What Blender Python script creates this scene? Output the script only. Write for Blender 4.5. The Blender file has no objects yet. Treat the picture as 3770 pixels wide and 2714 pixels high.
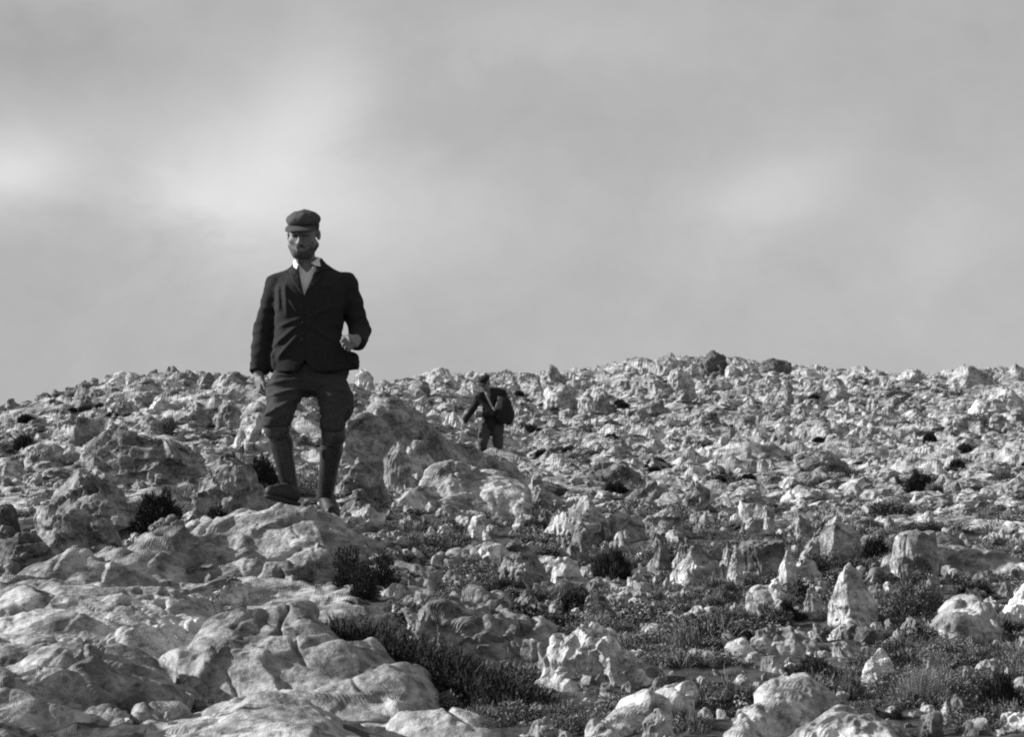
import bpy, bmesh, math, random
import numpy as np
from mathutils import Vector, Matrix

sc = bpy.context.scene
COL = sc.collection

# ------------------------------------------------------------------ camera
PW, PH = 3770.0, 2714.0            # pixel frame used for laying things out
LENS = 74.0
FPX = PW * LENS / 36.0
PITCH = math.radians(4.5)
CAM_Z = 1.20
cam_data = bpy.data.cameras.new('camera')
cam = bpy.data.objects.new('camera', cam_data)
COL.objects.link(cam)
cam.location = (0, 0, CAM_Z)
cam.rotation_euler = (math.radians(90) + PITCH, 0, 0)
cam_data.lens = LENS
cam_data.sensor_width = 36.0
cam_data.clip_start = 0.1
cam_data.clip_end = 6000
cam_data.dof.use_dof = True
cam_data.dof.focus_distance = 12.3
cam_data.dof.aperture_fstop = 11.0
sc.camera = cam

# ------------------------------------------------------------------ sky and sun (black and white film)
SUN_ELEV = math.radians(25)
SUN_AZ = math.radians(-83)         # from +Y (view direction) towards -X is negative: to the left, a little beyond the men
sun_dir = Vector((math.sin(SUN_AZ) * math.cos(SUN_ELEV), math.cos(SUN_AZ) * math.cos(SUN_ELEV), math.sin(SUN_ELEV)))
world = bpy.data.worlds.new('World')
sc.world = world
world.use_nodes = True
nt = world.node_tree
nt.nodes.clear()
def wn(t, **kw):
    n = nt.nodes.new(t)
    for k, v in kw.items():
        setattr(n, k, v)
    return n
wl = nt.links.new
w_out = wn('ShaderNodeOutputWorld')
w_bg = wn('ShaderNodeBackground')
w_bg.inputs['Strength'].default_value = 0.1
w_sky = wn('ShaderNodeTexSky', sky_type='NISHITA')
w_sky.sun_disc = False
w_sky.sun_elevation = SUN_ELEV
w_sky.sun_rotation = SUN_AZ
w_bw = wn('ShaderNodeRGBToBW')
wl(w_sky.outputs[0], w_bw.inputs[0])
w_tc = wn('ShaderNodeTexCoord')
def w_noise(scale, loc, sc3, detail=5, rough=0.55, dist=0.0):
    m = wn('ShaderNodeMapping')
    m.inputs['Location'].default_value = loc
    m.inputs['Scale'].default_value = sc3
    wl(w_tc.outputs['Generated'], m.inputs[0])
    n = wn('ShaderNodeTexNoise')
    n.inputs['Scale'].default_value = scale
    n.inputs['Detail'].default_value = detail
    n.inputs['Roughness'].default_value = rough
    n.inputs['Distortion'].default_value = dist
    wl(m.outputs[0], n.inputs['Vector'])
    return n.outputs[0]
def w_math(op, a, b=None, clamp=False):
    n = wn('ShaderNodeMath', operation=op, use_clamp=clamp)
    for i, v in enumerate((a, b)):
        if v is None: continue
        if isinstance(v, (int, float)): n.inputs[i].default_value = v
        else: wl(v, n.inputs[i])
    return n.outputs[0]
def pix_dir(px, py):
    a = (px - PW / 2) / FPX
    b = (PH / 2 - py) / FPX
    v = Vector((a, math.cos(PITCH) - b * math.sin(PITCH), math.sin(PITCH) + b * math.cos(PITCH)))
    return v.normalized()
# a thin veil of cloud: broad soft noise plus a few brighter banks of cloud in the part of the sky behind the hill
w_n1 = w_noise(2.6, (0.35, 0.2, 0.1), (1, 1, 1.6), 4, 0.5, 0.3)
w_n2 = w_noise(9.0, (1.2, 0.4, 0.7), (1, 1, 1.5), 5, 0.6, 0.6)
def w_bank(px, py, sx, sy, tilt=0.0):
    """soft patch of thin cloud around one direction of the sky; sx, sy its half widths in degrees"""
    c = pix_dir(px, py)
    r = c.cross(Vector((0, 0, 1))).normalized(); u = r.cross(c)
    ct, st = math.cos(tilt), math.sin(tilt)
    r2 = r * ct + u * st; u2 = u * ct - r * st
    def dot(v, k):
        n = wn('ShaderNodeVectorMath', operation='DOT_PRODUCT')
        wl(w_tc.outputs['Generated'], n.inputs[0]); n.inputs[1].default_value = v * (57.3 / k)
        return n.outputs['Value']
    a = dot(r2, sx); b = dot(u2, sy); f = dot(c, 57.3)
    # the patch is wobbled by the finer noise
    wob = w_math('MULTIPLY', w_math('SUBTRACT', w_n2, 0.5), 1.6)
    a = w_math('ADD', w_math('SUBTRACT', a, float(c.dot(r2)) * 57.3 / sx), wob)
    b = w_math('ADD', w_math('SUBTRACT', b, float(c.dot(u2)) * 57.3 / sy), wob)
    q = w_math('ADD', w_math('MULTIPLY', a, a), w_math('MULTIPLY', b, b))
    g = w_math('POWER', 2.71828, w_math('MULTIPLY', q, -1.0))
    return w_math('MULTIPLY', g, w_math('GREATER_THAN', f, 0.3))
banks = [(20, 630, 2.0, 1.2, 0.25, 0.48), (950, 600, 3.2, 1.8, 0.1, 0.40), (1150, 330, 1.6, 1.7, -0.5, 0.24),
         (1300, 800, 4.5, 2.0, 0.0, 0.26), (2830, 720, 2.6, 1.3, 0.5, 0.26), (3500, 800, 2.5, 1.6, 0.4, 0.12),
         (2000, 120, 5.0, 1.4, 0.0, 0.14), (120, 170, 3.0, 1.3, 0.15, -0.16)]
cloud = w_math('MULTIPLY', w_math('SUBTRACT', w_n1, 0.5), 1.1)
for (px, py, sx, sy, tl, am) in banks:
    cloud = w_math('ADD', cloud, w_math('MULTIPLY', w_bank(px, py, sx, sy, tl), am * 3.0))
cloud = w_math('ADD', cloud, w_math('MULTIPLY', w_math('SUBTRACT', w_n2, 0.5), 0.5))
w_n3 = w_noise(38.0, (0.1, 0.9, 0.3), (1, 1, 1.3), 4, 0.6, 0.4)
cloud = w_math('ADD', cloud, w_math('MULTIPLY', w_math('SUBTRACT', w_n3, 0.5), 0.45))
veil = w_math('ADD', w_math('MULTIPLY', cloud, 1.0), 2.5)
w_mix = wn('ShaderNodeMix', data_type='FLOAT')
w_mix.inputs[0].default_value = 0.93
wl(w_math('MINIMUM', w_bw.outputs[0], 9.0), w_mix.inputs[2])
wl(veil, w_mix.inputs[3])
wl(w_mix.outputs[0], w_bg.inputs['Color'])
wl(w_bg.outputs[0], w_out.inputs[0])

sun_data = bpy.data.lights.new('sun', 'SUN')
sun_data.energy = 5.0
sun_data.angle = math.radians(0.6)
sun_data.color = (1.0, 1.0, 1.0)
sun = bpy.data.objects.new('sun', sun_data)
COL.objects.link(sun)
sun.location = sun_dir * 60
sun.rotation_euler = (-sun_dir).to_track_quat('-Z', 'Y').to_euler()

sc.view_settings.view_transform = 'Standard'
sc.view_settings.look = 'None'
sc.view_settings.exposure = 0.85
sc.view_settings.gamma = 1.0
sc.view_settings.use_curve_mapping = False
sc.render.engine = 'CYCLES'
sc.cycles.max_bounces = 5
sc.cycles.diffuse_bounces = 3
sc.cycles.glossy_bounces = 1
sc.cycles.transparent_max_bounces = 4
sc.cycles.caustics_reflective = False
sc.cycles.caustics_refractive = False
sc.cycles.use_denoising = False
sc.cycles.filter_width = 2.1

# ------------------------------------------------------------------ numeric helpers
rng = np.random.default_rng(11)
_perm = np.random.default_rng(5).permutation(256).astype(np.int32)
_perm = np.concatenate([_perm, _perm, _perm])
_g = np.random.default_rng(6).normal(size=(256, 3))
_g = (_g / np.linalg.norm(_g, axis=1)[:, None]).astype(np.float32)

def _hash(ix, iy, iz):
    return _perm[(_perm[(_perm[ix & 255] + iy) & 255] + iz) & 255]

def noise3(P):
    P = np.asarray(P, np.float32)
    I = np.floor(P).astype(np.int32)
    F = P - I
    U = F * F * F * (F * (F * 6 - 15) + 10)
    out = np.zeros(len(P), np.float32)
    for dx in (0, 1):
        wx = U[:, 0] if dx else 1 - U[:, 0]
        for dy in (0, 1):
            wy = U[:, 1] if dy else 1 - U[:, 1]
            for dz in (0, 1):
                wz = U[:, 2] if dz else 1 - U[:, 2]
                g = _g[_hash(I[:, 0] + dx, I[:, 1] + dy, I[:, 2] + dz)]
                out += wx * wy * wz * (g[:, 0] * (F[:, 0] - dx) + g[:, 1] * (F[:, 1] - dy) + g[:, 2] * (F[:, 2] - dz))
    return out * 1.5

def fbm(P, octs=4, gain=0.5, lac=2.03):
    a, s = 1.0, 0.0
    P = np.asarray(P, np.float32).copy()
    for _ in range(octs):
        s = s + a * noise3(P)
        P = P * lac + 7.3
        a *= gain
    return s

def ridged(P, octs=3, gain=0.5):
    a, s = 1.0, 0.0
    P = np.asarray(P, np.float32).copy()
    for _ in range(octs):
        s = s + a * (1 - 2 * np.abs(noise3(P)))
        P = P * 2.1 + 3.7
        a *= gain
    return s

def worley3(P):
    """distance to nearest and second nearest cell point, and a random tilted plane per cell (chipped faces)"""
    P = np.asarray(P, np.float32)
    I = np.floor(P).astype(np.int32)
    F = P - I
    best = np.full(len(P), 9.0, np.float32); second = best.copy(); fac = np.zeros(len(P), np.float32)
    for dx in (-1, 0, 1):
        for dy in (-1, 0, 1):
            for dz in (-1, 0, 1):
                h = _hash(I[:, 0] + dx, I[:, 1] + dy, I[:, 2] + dz)
                ax = F[:, 0] - (dx + _perm[h] / 255.0); ay = F[:, 1] - (dy + _perm[h + 97] / 255.0); az_ = F[:, 2] - (dz + _perm[h + 181] / 255.0)
                d = (ax * ax + ay * ay + az_ * az_).astype(np.float32)
                nb = d < best
                g = _g[h]
                fv = g[:, 0] * ax + g[:, 1] * ay + g[:, 2] * az_ + 0.5 * g[:, 1]
                fac = np.where(nb, fv, fac)
                second = np.where(nb, best, np.minimum(second, d))
                best = np.where(nb, d, best)
    return np.sqrt(best), np.sqrt(second), fac

def sstep(a, b, x):
    t = np.clip((x - a) / (b - a), 0, 1)
    return t * t * (3 - 2 * t)

def make_mesh(name, V, Fc, smooth=True):
    """V (n,3), Fc (m,3) or (m,4)"""
    me = bpy.data.meshes.new(name)
    V = np.ascontiguousarray(V, np.float32); Fc = np.ascontiguousarray(Fc, np.int32)
    k = Fc.shape[1]
    me.vertices.add(len(V)); me.vertices.foreach_set('co', V.ravel())
    me.loops.add(Fc.size); me.loops.foreach_set('vertex_index', Fc.ravel())
    me.polygons.add(len(Fc))
    me.polygons.foreach_set('loop_start', np.arange(len(Fc), dtype=np.int32) * k)
    me.polygons.foreach_set('loop_total', np.full(len(Fc), k, np.int32))
    me.polygons.foreach_set('use_smooth', np.full(len(Fc), smooth))
    me.update(calc_edges=True)
    return me

def vnormals(V, Fc):
    T = Fc if Fc.shape[1] == 3 else np.concatenate([Fc[:, [0, 1, 2]], Fc[:, [0, 2, 3]]])
    n = np.cross(V[T[:, 1]] - V[T[:, 0]], V[T[:, 2]] - V[T[:, 0]])
    N = np.zeros_like(V, dtype=np.float64)
    for c in range(3):
        for k in range(3):
            N[:, k] += np.bincount(T[:, c], weights=n[:, k], minlength=len(V))
    return N / np.maximum(np.linalg.norm(N, axis=1)[:, None], 1e-9)

def new_obj(name, me, mat=None, parent=None, loc=None):
    o = bpy.data.objects.new(name, me)
    COL.objects.link(o)
    if mat is not None and me is not None:
        me.materials.clear(); me.materials.append(mat)
    if parent is not None: o.parent = parent
    if loc is not None: o.location = loc
    return o

def tag(o, label=None, cat=None, group=None, kind=None):
    if label: o['label'] = label
    if cat: o['category'] = cat
    if group: o['group'] = group
    if kind: o['kind'] = kind
    return o

_ico = {}
def ico(sub):
    if sub not in _ico:
        bm = bmesh.new()
        bmesh.ops.create_icosphere(bm, subdivisions=sub, radius=1.0)
        V = np.array([v.co[:] for v in bm.verts], np.float64)
        Fc = np.array([[v.index for v in f.verts] for f in bm.faces], np.int32)
        bm.free()
        _ico[sub] = (V, Fc)
    V, Fc = _ico[sub]
    return V.copy(), Fc.copy()

# ------------------------------------------------------------------ materials (all neutral: the film is black and white)
def mat_new(name):
    m = bpy.data.materials.new(name); m.use_nodes = True
    t = m.node_tree; t.nodes.clear()
    out = t.nodes.new('ShaderNodeOutputMaterial')
    b = t.nodes.new('ShaderNodeBsdfPrincipled')
    t.links.new(b.outputs[0], out.inputs[0])
    return m, t, b

class NG:
    def __init__(s, t): s.t = t
    def n(s, ty, **kw):
        x = s.t.nodes.new(ty)
        for k, v in kw.items(): setattr(x, k, v)
        return x
    def l(s, a, b): s.t.links.new(a, b)
    def noise(s, vec, scale, detail=4, rough=0.55, dist=0.0):
        x = s.n('ShaderNodeTexNoise')
        x.inputs['Scale'].default_value = scale; x.inputs['Detail'].default_value = detail
        x.inputs['Roughness'].default_value = rough; x.inputs['Distortion'].default_value = dist
        s.l(vec, x.inputs['Vector']); return x.outputs[0]
    def vor(s, vec, scale, feature='F1'):
        x = s.n('ShaderNodeTexVoronoi', feature=feature)
        x.inputs['Scale'].default_value = scale
        s.l(vec, x.inputs['Vector']); return x.outputs[0]
    def ramp(s, fac, stops, interp='LINEAR'):
        x = s.n('ShaderNodeValToRGB'); x.color_ramp.interpolation = interp
        e = x.color_ramp.elements
        while len(e) > 1: e.remove(e[-1])
        e[0].position = stops[0][0]; e[0].color = (stops[0][1],) * 3 + (1,)
        for p, v in stops[1:]:
            q = e.new(p); q.color = (v, v, v, 1)
        s.l(fac, x.inputs[0]); return x.outputs[0]
    def math(s, op, a, b=None, clamp=False):
        x = s.n('ShaderNodeMath', operation=op, use_clamp=clamp)
        for i, v in enumerate((a, b)):
            if v is None: continue
            if isinstance(v, (int, float)): x.inputs[i].default_value = v
            else: s.l(v, x.inputs[i])
        return x.outputs[0]
    def mix(s, f, a, b):
        x = s.n('ShaderNodeMix', data_type='FLOAT')
        for i, v in ((0, f), (2, a), (3, b)):
            if isinstance(v, (int, float)): x.inputs[i].default_value = v
            else: s.l(v, x.inputs[i])
        return x.outputs[0]
    def bump(s, h, strength, dist, base=None):
        x = s.n('ShaderNodeBump'); x.inputs['Strength'].default_value = strength; x.inputs['Distance'].default_value = dist
        s.l(h, x.inputs['Height'])
        if base is not None: s.l(base, x.inputs['Normal'])
        return x.outputs[0]

def rock_color(g, pos, lo=0.25, hi=0.50):
    """weathered karst limestone: pale stone, grey lichen skin, small dark spots"""
    n1 = g.noise(pos, 1.7, 5, 0.6, 0.4)
    n2 = g.noise(pos, 9.0, 6, 0.65, 0.2)
    n3 = g.noise(pos, 45.0, 3, 0.6)
    v = g.math('ADD', g.math('MULTIPLY', n1, 0.5), g.math('ADD', g.math('MULTIPLY', n2, 0.35), g.math('MULTIPLY', n3, 0.15)))
    c = g.ramp(v, [(0.36, lo * 0.6), (0.44, lo), (0.51, (lo + hi) / 2), (0.58, hi), (0.70, hi * 1.25)])
    lich = g.ramp(g.noise(pos, 22.0, 4, 0.7, 0.5), [(0.54, 1.0), (0.64, 0.5)])
    mp = g.n('ShaderNodeMapping'); mp.inputs['Scale'].default_value = (1.0, 1.0, 2.2); mp.inputs['Rotation'].default_value = (0.2, -0.25, 0.3)
    g.l(pos, mp.inputs[0])
    patch = g.ramp(g.noise(mp.outputs[0], 4.5, 9, 0.72, 0.7), [(0.46, 1.0), (0.58, 0.48)])
    return g.math('MULTIPLY', g.math('MULTIPLY', c, lich), patch)

def rock_material(name, lo=0.19, hi=0.48, bump=1.0, objcol=True):
    m, t, b = mat_new(name)
    g = NG(t)
    geo = g.n('ShaderNodeNewGeometry').outputs['Position']
    c = rock_color(g, geo, lo, hi)
    if objcol:
        oi = g.n('ShaderNodeObjectInfo')
        bw = g.n('ShaderNodeRGBToBW'); g.l(oi.outputs['Color'], bw.inputs[0])
        c = g.math('MULTIPLY', c, bw.outputs[0])
        c = g.math('MULTIPLY', c, g.math('ADD', 0.86, g.math('MULTIPLY', oi.outputs['Random'], 0.28)))
        c = g.math('MINIMUM', c, 0.8)
    g.l(c, b.inputs['Base Color'])
    b.inputs['Roughness'].default_value = 0.93
    b.inputs['Specular IOR Level'].default_value = 0.15
    h1 = g.noise(geo, 26.0, 7, 0.68, 0.3)
    h2 = g.vor(geo, 34.0)
    h = g.math('ADD', h1, g.math('MULTIPLY', g.math('MINIMUM', h2, 0.45), 0.5))
    h3 = g.noise(geo, 9.0, 6, 0.65, 0.5)
    nb = g.bump(h3, 0.35 * bump, 0.06)
    nb = g.bump(h, 0.5 * bump, 0.02, nb)
    g.l(nb, b.inputs['Normal'])
    return m

def plain_material(name, val, rough=0.9, var=0.25, scale=30.0, bump=0.3, bdist=0.004, spec=0.2):
    m, t, b = mat_new(name)
    g = NG(t)
    tc = g.n('ShaderNodeTexCoord').outputs['Object']
    n = g.noise(tc, scale, 4, 0.6)
    g.l(g.ramp(n, [(0.3, val * (1 - var)), (0.7, val * (1 + var))]), b.inputs['Base Color'])
    b.inputs['Roughness'].default_value = rough
    b.inputs['Specular IOR Level'].default_value = spec
    g.l(g.bump(n, bump, bdist), b.inputs['Normal'])
    return m

ROCK = rock_material('limestone')
ROCK_FAR = rock_material('limestone_far', 0.20, 0.48, 0.8)

def leaf_material(name, lo, hi):
    m, t, b = mat_new(name)
    g = NG(t)
    geo = g.n('ShaderNodeNewGeometry')
    rnd = geo.outputs['Random Per Island']
    n = g.noise(geo.outputs['Position'], 6.0, 3, 0.6)
    v = g.math('ADD', g.math('MULTIPLY', rnd, 0.6), g.math('MULTIPLY', n, 0.4))
    g.l(g.ramp(v, [(0.1, lo), (0.6, (lo + hi) / 2), (0.95, hi)]), b.inputs['Base Color'])
    b.inputs['Roughness'].default_value = 0.8
    b.inputs['Specular IOR Level'].default_value = 0.15
    return m
LEAF_DARK = leaf_material('shrub_dark', 0.010, 0.05)
LEAF_MID = leaf_material('shrub_grey', 0.07, 0.25)
LEAF_PALE = leaf_material('dry_grass', 0.12, 0.34)

# ------------------------------------------------------------------ layout: pixel column, distance -> height
DIST = np.array([1.5, 4, 5.5, 6.8, 8, 9.5, 11, 12, 14, 17, 21, 25, 29, 33, 38, 44, 52, 60, 66, 75, 100, 160])
TAB = {   # image row of the bare ground at each distance above, one line per image column
 -900: [6500,3500,3000,2760,2560,2380,2240,2150,2010,1900,1810,1745,1740,1760,1790,1820,1740,1760,1770,1780,1800,1820],
    0: [6500,3500,3000,2760,2550,2330,2180,2090,1930,1785,1655,1578,1575,1610,1650,1680,1660,1680,1700,1720,1740,1760],
  350: [6500,3500,3000,2760,2550,2330,2160,2060,1900,1745,1600,1500,1450,1465,1500,1550,1580,1600,1620,1640,1680,1700],
  700: [6500,3500,3000,2760,2560,2330,2140,2020,1880,1740,1590,1480,1405,1395,1430,1480,1520,1560,1580,1600,1640,1680],
 1100: [6500,3500,3000,2770,2600,2330,2100,1985,1860,1730,1600,1500,1430,1400,1410,1450,1490,1520,1540,1560,1600,1640],
 1500: [6500,3500,3050,2800,2580,2330,2130,2040,1930,1850,1770,1710,1665,1620,1550,1475,1410,1385,1390,1420,1480,1540],
 1900: [6500,3500,3050,2780,2570,2340,2140,2050,1945,1875,1820,1785,1760,1740,1708,1610,1480,1395,1375,1400,1460,1520],
 2550: [6500,3500,3050,2760,2540,2320,2150,2070,1965,1890,1830,1790,1750,1710,1650,1570,1450,1335,1295,1330,1420,1500],
 2150: [6500,3500,3050,2775,2560,2330,2145,2060,1955,1880,1815,1770,1740,1705,1655,1575,1460,1395,1372,1400,1460,1520],
 2950: [6500,3500,3050,2760,2540,2325,2170,2090,1985,1910,1845,1797,1752,1710,1650,1575,1470,1385,1362,1390,1450,1520],
 3200: [6500,3500,3050,2760,2540,2330,2180,2100,2000,1920,1850,1800,1755,1710,1650,1580,1480,1395,1375,1400,1460,1520],
 3770: [6500,3500,3050,2760,2540,2330,2190,2110,2010,1925,1850,1795,1745,1700,1640,1570,1470,1395,1370,1400,1460,1520],
 4700: [6500,3500,3050,2760,2540,2330,2190,2110,2010,1925,1850,1795,1745,1700,1640,1570,1470,1395,1370,1400,1460,1520],
}
_cols = np.array(sorted(TAB))
_lx = np.linspace(-900, 4700, 141)
_ld = np.linspace(math.log(1.5), math.log(160), 241)
_rows = np.array([np.interp(_ld, np.log(DIST), TAB[c]) for c in _cols])
LUT = np.array([np.interp(_lx, _cols, _rows[:, j]) for j in range(len(_ld))]).T     # [px, d]
for _ in range(2):
    k = np.array([1, 2, 3, 2, 1]) / 9.0
    LUT = np.apply_along_axis(lambda r: np.convolve(np.pad(r, 2, 'edge'), k, 'valid'), 1, LUT)
    k5 = np.ones(7) / 7.0
    LUT = np.apply_along_axis(lambda r: np.convolve(np.pad(r, 3, 'edge'), k5, 'valid'), 0, LUT)

def lut_row(px, d):
    fx = np.clip((np.asarray(px, float) + 900) / 5600 * 140, 0, 139.999)
    fd = np.clip((np.log(np.maximum(d, 1.5)) - _ld[0]) / (_ld[-1] - _ld[0]) * 240, 0, 239.999)
    i = fx.astype(int); j = fd.astype(int); a = fx - i; b = fd - j
    return (LUT[i, j] * (1 - a) * (1 - b) + LUT[i + 1, j] * a * (1 - b) + LUT[i, j + 1] * (1 - a) * b + LUT[i + 1, j + 1] * a * b)

def row_slope(py):
    b = (PH / 2 - np.asarray(py, float)) / FPX
    return (math.sin(PITCH) + b * math.cos(PITCH)) / (math.cos(PITCH) - b * math.sin(PITCH))

def ground_z(X, Y):
    """bare ground height of the hillside at world X, Y (in front of the camera)"""
    X = np.asarray(X, float); Y = np.asarray(Y, float)
    r = np.sqrt(X * X + Y * Y)
    px = PW / 2 + FPX * X / np.maximum(Y, 0.2)
    px = np.where(Y < 0.3, np.where(X < 0, -900, 4700), px)
    return CAM_Z + r * row_slope(lut_row(px, r))

def P(px, py, d):
    """world point seen at pixel (px, py) at horizontal distance d from the camera"""
    a = (px - PW / 2) / FPX; b = (PH / 2 - py) / FPX
    v = np.array([a, math.cos(PITCH) - b * math.sin(PITCH), math.sin(PITCH) + b * math.cos(PITCH)])
    return v * (d / math.hypot(v[0], v[1])) + np.array([0, 0, CAM_Z])

def D(px, py):
    """distance at which the bare ground appears at pixel row py in column px (nearest)"""
    ds = np.exp(np.linspace(math.log(3.0), math.log(66), 400))
    r = lut_row(np.full(400, px), ds)
    k = np.where(r <= py)[0]
    return float(ds[k[0]]) if len(k) else float(ds[int(np.argmin(r))])
# ------------------------------------------------------------------ the hillside
def boulder_field(X, Y, cell, seed, keep=0.8, sharp=1.0):
    """field of broken stones: each cell holds a many-sided frustum with a tilted top"""
    gx = X / cell; gy = Y / cell
    I = np.floor(gx).astype(np.int32); J = np.floor(gy).astype(np.int32)
    out = np.zeros(len(X), np.float32)
    for dx in (-1, 0, 1):
        for dy in (-1, 0, 1):
            h = _hash(I + dx + seed, J + dy + seed * 3, np.full_like(I, seed))
            R = [(_perm[h + k] / 255.0).astype(np.float32) for k in (0, 31, 77, 139, 201, 233, 55, 111)]
            ex = (gx - (I + dx + R[0])).astype(np.float32); ey = (gy - (J + dy + R[1])).astype(np.float32)
            rad = 0.36 + 0.40 * R[2]
            an = R[5] * 6.28
            m = None
            for k in range(4):
                th = an + k * 1.571 + (R[(k + 3) % 8] - 0.5) * 1.1
                c = rad * (0.55 + 0.6 * R[(k + 1) % 8])
                g = (ex * np.cos(th) + ey * np.sin(th)) / c
                m = g if m is None else np.maximum(m, g)
            hgt = rad * (0.20 + 0.65 * R[3])
            top = 0.75 + (ex * (R[6] - 0.5) + ey * (R[7] - 0.5)) * 1.3 / rad
            v = hgt * np.minimum(top, (1 - m) * (1.0 + 1.4 * R[4]))
            out = np.maximum(out, np.where(R[4] < keep, v, 0))
    return (out * cell).astype(np.float32)

def relief(X, Y, want_soil=False):
    """rough karst relief added on the bare ground"""
    r = np.sqrt(X * X + Y * Y)
    px = PW / 2 + FPX * X / np.maximum(Y, 0.3)
    P2 = np.stack([X, Y, np.zeros_like(X)], 1)
    wx = X + 0.35 * noise3(P2 * 1.3); wy = Y + 0.35 * noise3(P2 * 1.3 + 50)
    far = sstep(17, 34, r)
    left = sstep(1500, 1100, px) * sstep(12, 22, r)
    amt = np.maximum(0.85 * far, 0.6 * left)
    b1 = boulder_field(wx, wy, 2.6, 1, 0.55)
    b2 = boulder_field(wx, wy, 1.1, 2, 0.8)
    b3 = boulder_field(wx, wy, 0.46, 3, 0.75)
    b4 = boulder_field(wx, wy, 0.22, 4, 0.75)
    big = fbm(P2 * 0.16, 3)
    z = amt * (0.22 * b1 + 0.36 * b2 + 0.80 * b3 + 0.95 * b4)
    z += (1 - amt) * (0.10 * b3 + 0.22 * b4)
    soil = sstep(0.10, 0.0, 1.3 * b2 * amt + 1.6 * b3 + 1.2 * b4 * amt)
    q = (r * 0.11 + 1.3 * noise3(P2 * 0.13 + 5) + 0.35 * noise3(P2 * 0.55 + 8)) / 0.42
    fr = q - np.floor(q)
    z += amt * 0.30 * (sstep(0.0, 0.45, fr) - fr) * sstep(-0.35, 0.25, noise3(P2 * 0.2 + 21))
    z -= 0.24 * amt
    z += 0.05 * fbm(P2 * 1.1, 4) * (0.4 + amt)
    z += 0.10 * big * amt
    z += 0.012 * ridged(P2 * 5.0, 2) * sstep(60, 20, r)
    return (z, soil) if want_soil else z

def polar_sheet(az, rad, rough=True):
    A, R = np.meshgrid(az, rad, indexing='ij')
    X = (R * np.sin(A)).ravel(); Y = (R * np.cos(A)).ravel()
    Z = ground_z(X, Y)
    rz, soil = relief(X, Y, True)
    Z = Z + rz
    n, m = len(az), len(rad)
    idx = np.arange(n * m).reshape(n, m)
    Fc = np.stack([idx[:-1, :-1], idx[1:, :-1], idx[1:, 1:], idx[:-1, 1:]], -1).reshape(-1, 4)
    return np.stack([X, Y, Z], 1), Fc, soil

inner = np.arctan((np.linspace(-450, 4250, 540) - PW / 2) / FPX)
side = np.linspace(0.02, 1.0, 30) ** 1.0
med1 = np.arctan((np.linspace(-1900, -460, 60) - PW / 2) / FPX); med2 = np.arctan((np.linspace(4260, 5700, 60) - PW / 2) / FPX)
az = np.concatenate([med1[0] - side[::-1], med1, inner, med2, med2[-1] + side])
rad = np.concatenate([np.exp(np.linspace(math.log(1.6), math.log(6.0), 60))[:-1],
                      np.exp(np.linspace(math.log(6.0), math.log(16.0), 110))[:-1],
                      np.exp(np.linspace(math.log(16.0), math.log(70.0), 300))[:-1],
                      np.exp(np.linspace(math.log(70.0), math.log(150.0), 30))])
V, Fc, soil_v = polar_sheet(az, rad)

# ground material: pale stone rubble, dark earth and low growth in the hollows between (patches with a shape of their own)
def ground_material():
    m, t, b = mat_new('stony_ground')
    g = NG(t)
    geo = g.n('ShaderNodeNewGeometry').outputs['Position']
    stone = rock_color(g, geo, 0.21, 0.50)
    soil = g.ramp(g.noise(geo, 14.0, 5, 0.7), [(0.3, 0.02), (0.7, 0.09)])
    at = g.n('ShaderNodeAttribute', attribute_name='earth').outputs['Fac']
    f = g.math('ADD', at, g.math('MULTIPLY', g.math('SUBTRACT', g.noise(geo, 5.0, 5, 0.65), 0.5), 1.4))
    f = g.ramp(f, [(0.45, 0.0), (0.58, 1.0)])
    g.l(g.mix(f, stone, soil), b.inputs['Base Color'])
    b.inputs['Roughness'].default_value = 0.95
    b.inputs['Specular IOR Level'].default_value = 0.1
    h1 = g.noise(geo, 24.0, 7, 0.7, 0.3)
    g.l(g.bump(h1, 0.5, 0.025), b.inputs['Normal'])
    return m
GROUND = ground_material()
me = make_mesh('hillside', V, Fc, False)
_r = np.hypot(V[:, 0], V[:, 1]); _px = PW / 2 + FPX * V[:, 0] / np.maximum(V[:, 1], 0.3)
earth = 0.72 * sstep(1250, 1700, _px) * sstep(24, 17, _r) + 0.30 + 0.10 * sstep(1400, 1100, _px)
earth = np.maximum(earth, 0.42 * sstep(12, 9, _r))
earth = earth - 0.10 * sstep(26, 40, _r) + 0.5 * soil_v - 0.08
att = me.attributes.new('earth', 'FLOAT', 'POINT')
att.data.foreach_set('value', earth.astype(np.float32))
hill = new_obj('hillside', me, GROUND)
tag(hill, 'stony karst hillside rising to a rocky crest', None, None, 'structure')

# wide sheet of lower country all round, hidden behind the crest from here
bm = bmesh.new()
bmesh.ops.create_grid(bm, x_segments=8, y_segments=8, size=2500)
gm = bpy.data.meshes.new('ground'); bm.to_mesh(gm); bm.free()
go = new_obj('ground', gm, plain_material('far_ground', 0.22, scale=0.05))
go.location.z = -9.0
tag(go, 'low country beyond the hill', None, None, 'structure')

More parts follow.
